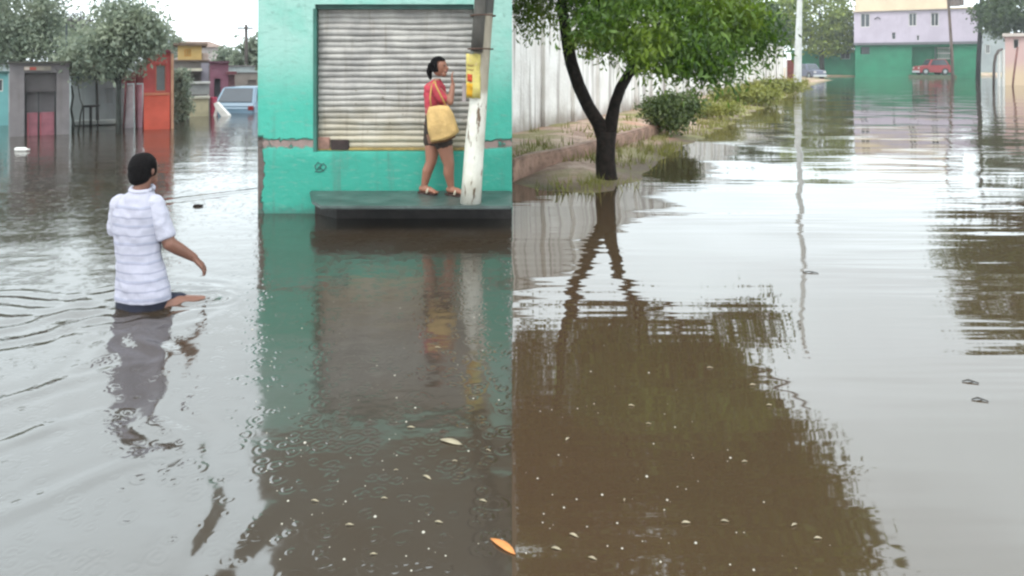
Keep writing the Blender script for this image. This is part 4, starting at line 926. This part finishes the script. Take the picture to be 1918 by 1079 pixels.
# white and pink gate
YE = YW(239)
o = empty('striped_gate', (X(250,YE), YE, 0), 'white and pink gate with dark red posts left of the orange house', 'gate')
slab(o, 234, 250, 158, 246, YE, 0, .05, 'gate_leaf', plain('gate_white', srgb(206,198,202), .7, .1, 5, streak=.3)); slab(o, 255, 267, 158, 246, YE, 0, .05, 'gate_leaf', plain('gate_pink', srgb(216,168,180), .7, .12, 5))
for u, lean in ((232,3),(252.5,-1),(268,2)):
    MB().tube([P(u-lean,250,YE-.05), P(u,200,YE-.05), P(u+lean,140,YE-.05)], [.028]*3, 8).build('gate_post', plain('post_maroon', srgb(112,58,62), .7, .15), o, smooth=True)
slab(o, 228, 272, 134, 156, YE, -.03, .08, 'gate_header', plain('header_maroon', srgb(126,66,70), .8, .15, 5)); slab(o, 256, 272, 119, 122.5, YE, -.05, .02, 'header_strip', M['white'])
slab(o, 258, 272, 122.6, 133.8, YE, .0, .06, 'header_top', plain('header_red', srgb(150,78,78), .8, .15, 5))
# orange-red house
YO = YW(242)
o = empty('orange_house', (X(296,YO), YO, 0), 'bright orange red house with a tall grey window standing in the flood', 'house')
ho = [(X(291,YO),X(311,YO),Z(172,YO),Z(121,YO))]
shell(X(269,YO), X(320,YO), YO, YO+2.4, -.8, Z(98,YO), ho, .10).build('wall', plain('coral_render', srgb(204,94,90), .8, .1, 3, streak=.15), o)
pane_window(o, *ho[0], YO, plain('orange_frame', srgb(208,122,98), .7, .1), plain('grey_pane', srgb(124,128,128), .3, .1), .10, 0, .03)
slab(o, 267, 322, 92, 97.8, YO, -.08, 2.5, 'roof', plain('crimson_edge', srgb(148,66,82), .75, .1))
slab(o, 270, 318, 178, 256, YO, -.10, -.004, 'lower_panel', plain('orange_panel', srgb(224,98,76), .7, .1, 3))
slab(o, 270, 318, 174, 177.6, YO, -.13, -.004, 'sill', plain('sill_orange', srgb(216,136,104), .7, .1))
slab(o, 320.3, 325.5, 100, 256, YO, -.04, .3, 'pilaster', plain('pilaster_peach', srgb(212,158,128), .75, .1))
# dark doorway shrub
YS = YW(226)
s_ = empty('climber_bush', (X(338,YS), YS, 0), 'grey green climbing bush between the orange house and the beige stall', 'bush')
MB().tube([P(340,236,YS), P(339,190,YS), P(338,150,YS)], [.05,.04,.03], 8).build('stem', M['greybark'], s_, smooth=True)
leaves('foliage', [(P(338,150,YS),(.22,.25,.34),2),(P(342,185,YS),(.18,.2,.45),2),(P(337,210,YS),(.2,.2,.28),1)], 2600, .05, .10, M['leaf_grey'], s_, clump=10, spread=.09, droop=.4, seed=41)
# beige stall
YT_ = YW(218)
o = empty('street_stall', (X(372,YT_), YT_, 0), 'beige box stall with a grey hatch beside the purple house', 'stall')
slab(o, 355, 391, 185, 232, YT_, 0, .6, 'counter', plain('stall_beige', srgb(182,172,142), .8, .1, 4, dirt=.2), bevel=.01)
slab(o, 353, 393, 181, 184.8, YT_, -.05, .65, 'counter_top', plain('stall_top', srgb(196,190,172), .7, .1))
slab(o, 352, 392, 157, 177, YT_, .05, .12, 'hatch', plain('hatch_grey', srgb(146,146,144), .7, .1, 4))
slab(o, 351, 394, 153.5, 156.8, YT_, -.02, .5, 'hatch_frame', plain('hatch_pale', srgb(192,190,184), .7, .08))
for u in (353.5, 390.5): slab(o, u-1.2, u+1.2, 157, 180.8, YT_, .125, .16, 'stall_post', plain('stall_post', srgb(206,196,184), .7, .1))
# yellow upstairs house
YY = 31.0
o = empty('yellow_house', (X(355,YY), YY, 0), 'two storey house with a yellow upper wall and a dark flat roof', 'house')
shell(X(333,YY), X(378,YY), YY, YY+4, Z(112,YY), Z(85.5,YY), [(X(345,YY),X(358,YY),Z(106,YY),Z(92,YY))], .1).build('upper_wall', plain('yellow_render', srgb(212,176,110), .8, .08, 2), o)
pane_window(o, X(345,YY),X(358,YY),Z(106,YY),Z(92,YY), YY, plain('yellow_frame', srgb(206,150,72), .7, .1), plain('amber_shutter', srgb(200,164,100), .6, .1), .1, 1, .05)
slab(o, 325, 389, 80.5, 85.2, YY, -.3, 4.3, 'roof', plain('roof_brown', srgb(116,96,82), .85, .15, 3))
b = shell(X(325,YY), X(394,YY), YY+.1, YY+5, -.8, Z(115,YY), [(X(345,YY),X(372,YY),-.5,Z(140,YY))], .4); b.build('ground_floor', plain('dim_render', srgb(128,120,116), .85, .1, 2, streak=.2), o)
slab(o, 326, 393, 112.2, 114.8, YY, -.1, 4.9, 'floor_slab', plain('floor_slab_brown', srgb(110,88,76), .8, .1))
slab(o, 333, 378, 128, 133, YY, -.8, .08, 'awning', plain('awning_cream', srgb(200,192,172), .7, .1))
slab(o, 379, 391, 99, 112, YY, .3, 3, 'side_wall', plain('blush', srgb(206,184,172), .8, .08)); slab(o, 377, 391, 118, 160, YY, -.12, .08, 'pillar', plain('lilac_grey', srgb(140,134,144), .8, .08))
# antenna on it
a_ = empty('antenna', (X(316.5,YY), YY+2, Z(84,YY)), 'thin grey antenna mast standing behind the orange house', 'antenna')
MB().tube([P(316.5,120,YY+2), P(316.5,48,YY+2)], [.035,.03], 6).build('mast', M['lightgrey'], a_)
for k, v in enumerate((56, 61, 67)): MB().tube([P(311+k,v,YY+2), P(322-k,v,YY+2)], [.018,.018], 5).build('aerial_rod', M['lightgrey'], a_)
pf = empty('pale_house', (X(350,46), 46, 0), 'pale far house whose pinkish roof shows over the yellow house', 'house')
shell(X(300,46), X(420,46), 46, 52, -.8, Z(88,46), [(X(340,46),X(352,46),Z(110,46),Z(94,46))], .1).build('wall', plain('pale_wall', srgb(198,186,182), .85, .06), pf)
b = MB(); b.prism([(X(296,46),Z(88,46)+.003),(X(424,46),Z(88,46)+.003),(X(392,46),Z(77,46)),(X(330,46),Z(77,46))], 45.8, 52.2); b.build('roof', plain('pale_pink_roof', srgb(206,180,168), .8, .1), pf)
# purple house
YU = YW(207)
o = empty('purple_house', (X(410,YU), YU, 0), 'purple plum coloured house with a dark doorway and small maroon awning', 'house')
hu = [(X(401,YU),X(413,YU),-.5,Z(147,YU))]
shell(X(393,YU), X(428,YU), YU, YU+3, -.8, Z(118,YU), hu, .35).build('wall', plain('plum_render', srgb(142,92,108), .8, .1, 2, streak=.15), o)
slab(o, 401.4, 412.6, 148, 214, YU, .26, .32, 'door', plain('grey_door', srgb(98,96,102), .7, .1))
slab(o, 391, 430, 114.5, 117.8, YU, -.15, 3.1, 'roof', plain('plum_roof', srgb(104,70,84), .8, .1))
slab(o, 424, 443, 134, 139, YU, -.7, -.004, 'awning', plain('maroon_awning', srgb(108,52,58), .7, .1))
slab(o, 428.5, 440, 140, 214, YU, .0, 2.5, 'side_wall', plain('side_maroon', srgb(118,84,86), .8, .1))
o = empty('boundary_wall', (X(455,YU+4), YU+4, 0), 'grey brown wall behind the blue car', 'wall')
shell(X(436,YU+4), X(520,YU+4), YU+4, YU+4.3, -.8, Z(136,YU+4), [(X(464,YU+4),X(480,YU+4),-.6,Z(150,YU+4))], .1).build('wall', plain('grey_brown', srgb(142,132,124), .85, .1, 2, streak=.25), o)
slab(o, 435, 521, 132.8, 135.8, YU+4, -.05, .35, 'coping', M['lightgrey'])
# red drum and white board
YJ = YW(217)
o = empty('oil_drum', (X(396,YJ), YJ, 0), 'red drum standing in the water beside the beige stall', 'drum')
MB().tube([(X(398,YJ),YJ+.1,-.6),(X(398,YJ),YJ+.1,Z(182,YJ))], [.11,.11], 16).build('barrel', plain('drum_red', srgb(178,62,88), .6, .12, 6), o)
b = MB()
for v in (186, 200, 212): b.tube([(X(398,YJ),YJ+.1,Z(v,YJ)-.008),(X(398,YJ),YJ+.1,Z(v,YJ)+.008)], [.118,.118], 16)
b.build('rim', plain('drum_rim', srgb(150,48,72), .6, .1), o)
o = empty('white_board', (X(414,YJ-.1), YJ-.1, 0), 'white board sloping down into the water beside the red drum', 'board')
b = MB(); yj = YJ-.15; b.prism([(X(430,yj),Z(222,yj)),(X(431,yj),Z(216,yj)),(X(408,yj),Z(191,yj)),(X(402,yj),Z(194,yj)),(X(406,yj),Z(204,yj)),(X(417,yj),Z(218,yj))], yj-.10, yj+.10); b.build('panel', M['white'], o, bevel=.01)
b = MB(); b.prism([(X(396,yj),Z(222,yj)),(X(401,yj),Z(222,yj)),(X(406,yj),Z(199,yj)),(X(403,yj),Z(197,yj))], yj+.105, yj+.15); b.build('prop', M['white'], o)
# blue car, half hidden by the shop
car((X(474,YW(212)+1.9), YW(212)+1.9, -.50), R(180), 3.9, 1.50, 1.40, plain('light_blue_paint', srgb(112,140,160), .4, .06, 2, 0, 5, .5), 'light blue car standing in the flood at the corner of the turquoise shop')
# poles
def upole(u, v0, v1, y, r0, mat, label, arm=True):
    o = empty('utility_pole', (X(u,y), y, 0), label, 'utility pole')
    MB().tube([P(u,v0+14,y), P(u+.4,(v0+v1)/2,y), P(u,v1,y)], [r0*1.1, r0, r0*.85], 10).build('post', mat, o, smooth=True)
    if not arm: return o
    b = MB(); zc_ = Z(v1+7,y); b.box(X(u,y)-.4, X(u,y)+.4, y-r0-.06, y-r0-.005, zc_-.04, zc_+.04); b.build('crossarm', mat, o); return o
upole(124.5, 246, 46, 17.9, .028, plain('black_post', srgb(58,66,66), .8, .1), 'thin black pole rising beside the right end of the grey kiosk', False)
upole(461, 175, 46, 36, .085, plain('brown_post', srgb(84,76,72), .8, .15), 'dark far pole standing in the trees above the blue car')
for o in list(ORG):
    if o.type == 'EMPTY' and o.location.x < -4 and o.name.split('.')[0] in ('teal_house','grey_kiosk','grey_house','striped_gate','orange_house','street_stall','yellow_house','purple_house','pale_house','boundary_wall'): turn(o)
# street trees of the left side
for uc, y, u0, u1, vt, lab in ((90, 26, -170, 330, 121, 'long pale grey yard wall filling the gaps behind the left houses'),(380, 33, 300, 480, 125, 'grey yard wall behind the yellow and purple houses')):
    o = empty('boundary_wall', (X(uc,y), y, 0), lab, 'wall')
    shell(X(u0,y), X(u1,y), y, y+.3, -.8, Z(vt,y)).build('wall', M['lightgrey'], o)
    slab(o, u0-2, u1+2, vt-2.5, vt-.1, y, -.05, .35, 'coping', M['greywall']); turn(o)
lg, lb = M['leaf_grey'], M['greybark']
def ltree(u, v, y, label, trunk, r, blobs, n, seed, lw_=.058, ll=.125, leaf=lg, limbs=(), spread=.19, group='street trees along the left side'):
    base = P(u, v, y)
    tp = [P(a, c_, y) for a, c_ in trunk]
    rr = [r*(1.1-.45*i/(len(tp)-1)) for i in range(len(tp))]
    bb = [(P(a, c_, y+d), (a_*y/F, b_*y/F, c2*y/F), wt) for a, c_, d, a_, b_, c2, wt in blobs]
    lm = [([P(a, c_, y+dy) for a, c_, dy in L_], [r_*(1-.6*i/(len(L_)-1)) for i in range(len(L_))]) for L_, r_ in limbs]
    return tree('street_tree', base, label, 'tree', tp, rr, lm, bb, n, lw_, ll, leaf, lb, group, clump=18, spread=spread, droop=.4, seed=seed)
ltree(222, 250, 17.4, 'leafy street tree with the thickest trunk, left of the striped gate', [(222,262),(222,220),(222,180),(224,140),(228,100)], .062,
      [(240,70,0,58,55,46,4),(262,45,0,34,34,30,1.5),(205,85,0,32,34,36,1.5),(225,20,.2,36,34,24,1.0),(278,62,0,14,24,18,.5),(222,118,0,28,30,16,.9)], 9500, 51, limbs=(([(222,165,0),(208,120,.1),(198,70,.1),(190,10,.1)],.035),([(223,150,0),(250,105,-.1),(262,60,0),(268,30,0)],.03),([(226,110,0),(222,60,.1),(215,5,.1),(232,-30,.1)],.028)))
ltree(182, 231, 20.0, 'slim dark street tree in front of the pale grey house', [(183,244),(182,205),(181,165),(178,125)], .04,
      [(172,105,0,38,38,26,3),(150,78,0,24,28,30,1),(165,60,.1,30,30,22,1)], 2600, 52)
ltree(137, 250, 17.5, 'crooked little tree with two twisted stems right of the grey kiosk', [(137,262),(137,225),(133,205),(137,180),(134,160)], .03,
      [(140,120,.2,22,22,24,1),(152,98,.2,22,22,24,1)], 1500, 53, limbs=(([(146,256,.05),(151,215,.05),(155,198,.05),(150,186,.05),(146,160,.05)],.022),))
ltree(40, 230, 20.6, 'big broad street tree spreading over the grey kiosk', [(42,240),(42,180),(44,120),(40,80)], .10,
      [(45,30,0,62,60,62,4),(-30,40,0,60,60,60,3),(80,70,-.2,34,40,44,2),(20,95,-.3,50,40,26,1.5),(95,15,0,18,30,40,.8)], 11000, 54, limbs=(([(42,150,0),(70,90,0),(95,40,0)],.05),([(42,140,0),(0,80,0),(-30,30,0)],.05)))
ltree(120, 225, 23.5, 'purplish grey tree between the two broad street trees', [(122,235),(122,170),(126,110),(130,70)], .06,
      [(132,60,0,34,34,30,2),(118,90,0,26,26,28,1.2),(155,45,0,22,22,16,.7)], 2800, 55, leaf=leafmat('mauve_leaf', srgb(92,88,88), srgb(116,114,110), srgb(124,128,116), .25))
for u, v, y, lab, bl, n, sd in ((470,160,37,'tall dark green tree above the blue car beside the shop',[(468,118,0,26,24,38,3),(480,90,0,16,20,22,1)],2600,56),
        (440,160,41,'rounded green tree behind the purple house',[(436,125,0,22,22,24,2),(425,108,0,16,18,14,1)],2000,57),
        (405,150,50,'pale green far tree left of the rounded one',[(408,112,0,24,22,20,2),(395,104,0,14,14,12,1)],1600,58),
        (305,140,44,'distant feathery tree over the orange house roof',[(300,76,0,14,14,12,1),(322,78,0,11,12,10,1),(308,98,0,14,14,20,1)],1400,59)):
    ltree(u, v, y, lab, [(u,v+10),(u,v-20),(bl[0][0],bl[0][1])], .12, bl, n, sd, .14, .26, spread=.22, group='far trees beyond the left houses')
for i,(u0_,u1_,y,lab) in enumerate(((-160,20,40,'dense far grove at the left edge behind the teal house'),)):
    ltree(u0_+60, 150, y, lab, [(u0_+60,160),(u0_+60,110)], .15, [((u0_+u1_)/2,90,0,110,60,60,1)], 3500, 70, .2, .35, spread=.3, group='far trees beyond the left houses')

# ------------------------------------------------------------------ floating bits
def leaf_bit(u, v, ln, wd_, ang, mat, name='fallen_leaf'):
    y = YW(v); c0 = Vector((X(u,y), y, 0)); n = 9; vs = []; ca_, sa = math.cos(ang), math.sin(ang)
    for i in range(n):
        t = i/(n-1); wv = wd_*math.sin(math.pi*min(.999, max(.02, t)))**.8; cv = .05*ln*math.sin(math.pi*t)
        for s_, zz_ in ((-1,.0045),(0,.003),(1,.0045)):
            a, bq = (t-.5)*ln, s_*wv*.5 + cv
            vs.append((c0.x + a*ca_ - bq*sa, c0.y + a*sa + bq*ca_, zz_ + .0015*math.sin(t*5)))
    b = MB(); b.add(vs, [(i*3+k, i*3+k+1, (i+1)*3+k+1, (i+1)*3+k) for i in range(n-1) for k in range(2)])
    o = b.build(name, mat, loc=c0, smooth=True); sm = o.modifiers.new('t','SOLIDIFY'); sm.thickness = .003; return o
paleleaf = plain('pale_leaf_bit', srgb(170,158,132), .6, .15, 20); orangeleaf = plain('orange_leaf_bit', srgb(214,140,78), .6, .15, 14)
tag(leaf_bit(942,1026,.12,.032,R(-42),orangeleaf), 'large orange brown leaf floating near the bottom middle of the picture', 'leaf')
tag(leaf_bit(845,830,.11,.035,R(-22),paleleaf), 'broad pale leaf floating below the shop, biggest of the pale leaves', 'leaf')
spec = [(820,652,.06,-5),(800,896,.075,-35),(770,802,.06,3),(852,865,.035,10),(915,845,.035,-20),(742,882,.03,20),(822,980,.05,-8),(720,935,.04,4),(905,940,.05,-15),(655,985,.05,5),(700,1040,.04,8),(590,940,.05,-8)]
for u, v, ln, a in spec:
    tag(leaf_bit(u,v,ln*.6,ln*.16,R(a),paleleaf), 'small pale leaf scrap floating on the dark water before the shop', 'leaf', 'leaf scraps floating before the shop')
spec = [(1183,761,.05,-6),(1395,866,.045,15),(1285,981,.06,8),(1358,978,.05,-4),(1441,760,.05,10),(1410,722,.06,14),(1215,795,.04,0),(1170,938,.035,70),(1110,1048,.05,-20),(1063,824,.06,60),(1042,1030,.06,-15),(1532,1010,.05,5),(1488,985,.05,30),(1075,1005,.06,-30),(1330,690,.06,2)]
for u, v, ln, a in spec:
    tag(leaf_bit(u,v,ln*.6,ln*.18,R(a),paleleaf), 'small pale leaf scrap floating on the brown water under the tree', 'leaf', 'leaf scraps floating under the tree')
twig = plain('dark_twig', srgb(70,66,62), .7, .2)
for u, v, lab in ((1520,512,'bent dark twig floating in the bright reflection left of the others'),(1820,718,'bent dark twig floating at the right below the mirrored tree'),(1838,752,'lowest bent dark twig floating at the right')):
    y = YW(v); b = MB(); s_ = y*.010
    b.tube([(X(u-14,y),y+.05*s_*9,.004),(X(u-2,y),y+.02,.010),(X(u+12,y),y-.02*s_*9,.004)], [.003,.005,.003], 6); b.tube([(X(u-2,y),y+.02,.008),(X(u+7,y),y+.14*s_*4,.004)], [.004,.002], 5)
    tag(b.build('twig', twig, loc=(X(u,y),y,0), smooth=True), lab, 'twig', 'twigs floating on the right street')
for u, v, sz, lab in ((368,387,.07,'dark lump floating in the bright water right of the wading man'),(40,283,.22,'pale plastic bottle floating before the grey kiosk')):
    y = YW(v); b = MB(); c0 = Vector((X(u,y),y,0))
    if sz > .1: b.tube([c0+Vector((-.12,0,.02)), c0+Vector((-.10,0,.03)), c0+Vector((.08,.0,.03)), c0+Vector((.12,0,.03)), c0+Vector((.16,0,.03))], [.03,.045,.045,.02,.02], 12); o = b.build('plastic_bottle', M['white'], loc=c0, smooth=True); tag(o, lab, 'bottle')
    else: b.ball(c0, .045, .03, .03); b.limb([c0+Vector((.02,0,.01)), c0+Vector((.07,.01,.012))], [.02,.01]); o = b.build('coconut_husk', M['bark'], loc=c0, smooth=True); tag(o, lab, 'debris')
# rain bubbles: nobody could count them
g = np.random.default_rng(9); b = MB()
for _ in range(190):
    left = g.random() < .62
    v = 560 + 510*g.random()**.8; u = g.uniform(470, 950) if left else g.uniform(970, 1560)
    if not left and (v < 640 or u > 1150 + (v-600)*1.0): continue
    y = YW(v); r_ = abs(g.normal(0,.0016))+.0010; c0 = (X(u,y), y, 0)
    b.ball(c0, r_*1.3, r_*1.3, r_, 8, 5)
m = NT('bubble'); m.bsdf(srgb(186,180,164), .25, .6)
tag(b.build('rain_bubbles', m.m, smooth=True), 'tiny pale rain bubbles and specks dotted over the flood water', 'bubbles', kind='stuff')

# ------------------------------------------------------------------ rainy air
hz_ = NT('rain_air'); pv = hz_.n('ShaderNodeVolumePrincipled'); pv.inputs['Color'].default_value = (.93,.96,.97,1); pv.inputs['Density'].default_value = 0.0007; pv.inputs['Anisotropy'].default_value = 0.2
hz_.l(pv.outputs[0], hz_.out.inputs['Volume'])
tag(MB().box(-425,425,-65,705,-1.9,18.5).build('haze', hz_.m), kind='stuff')
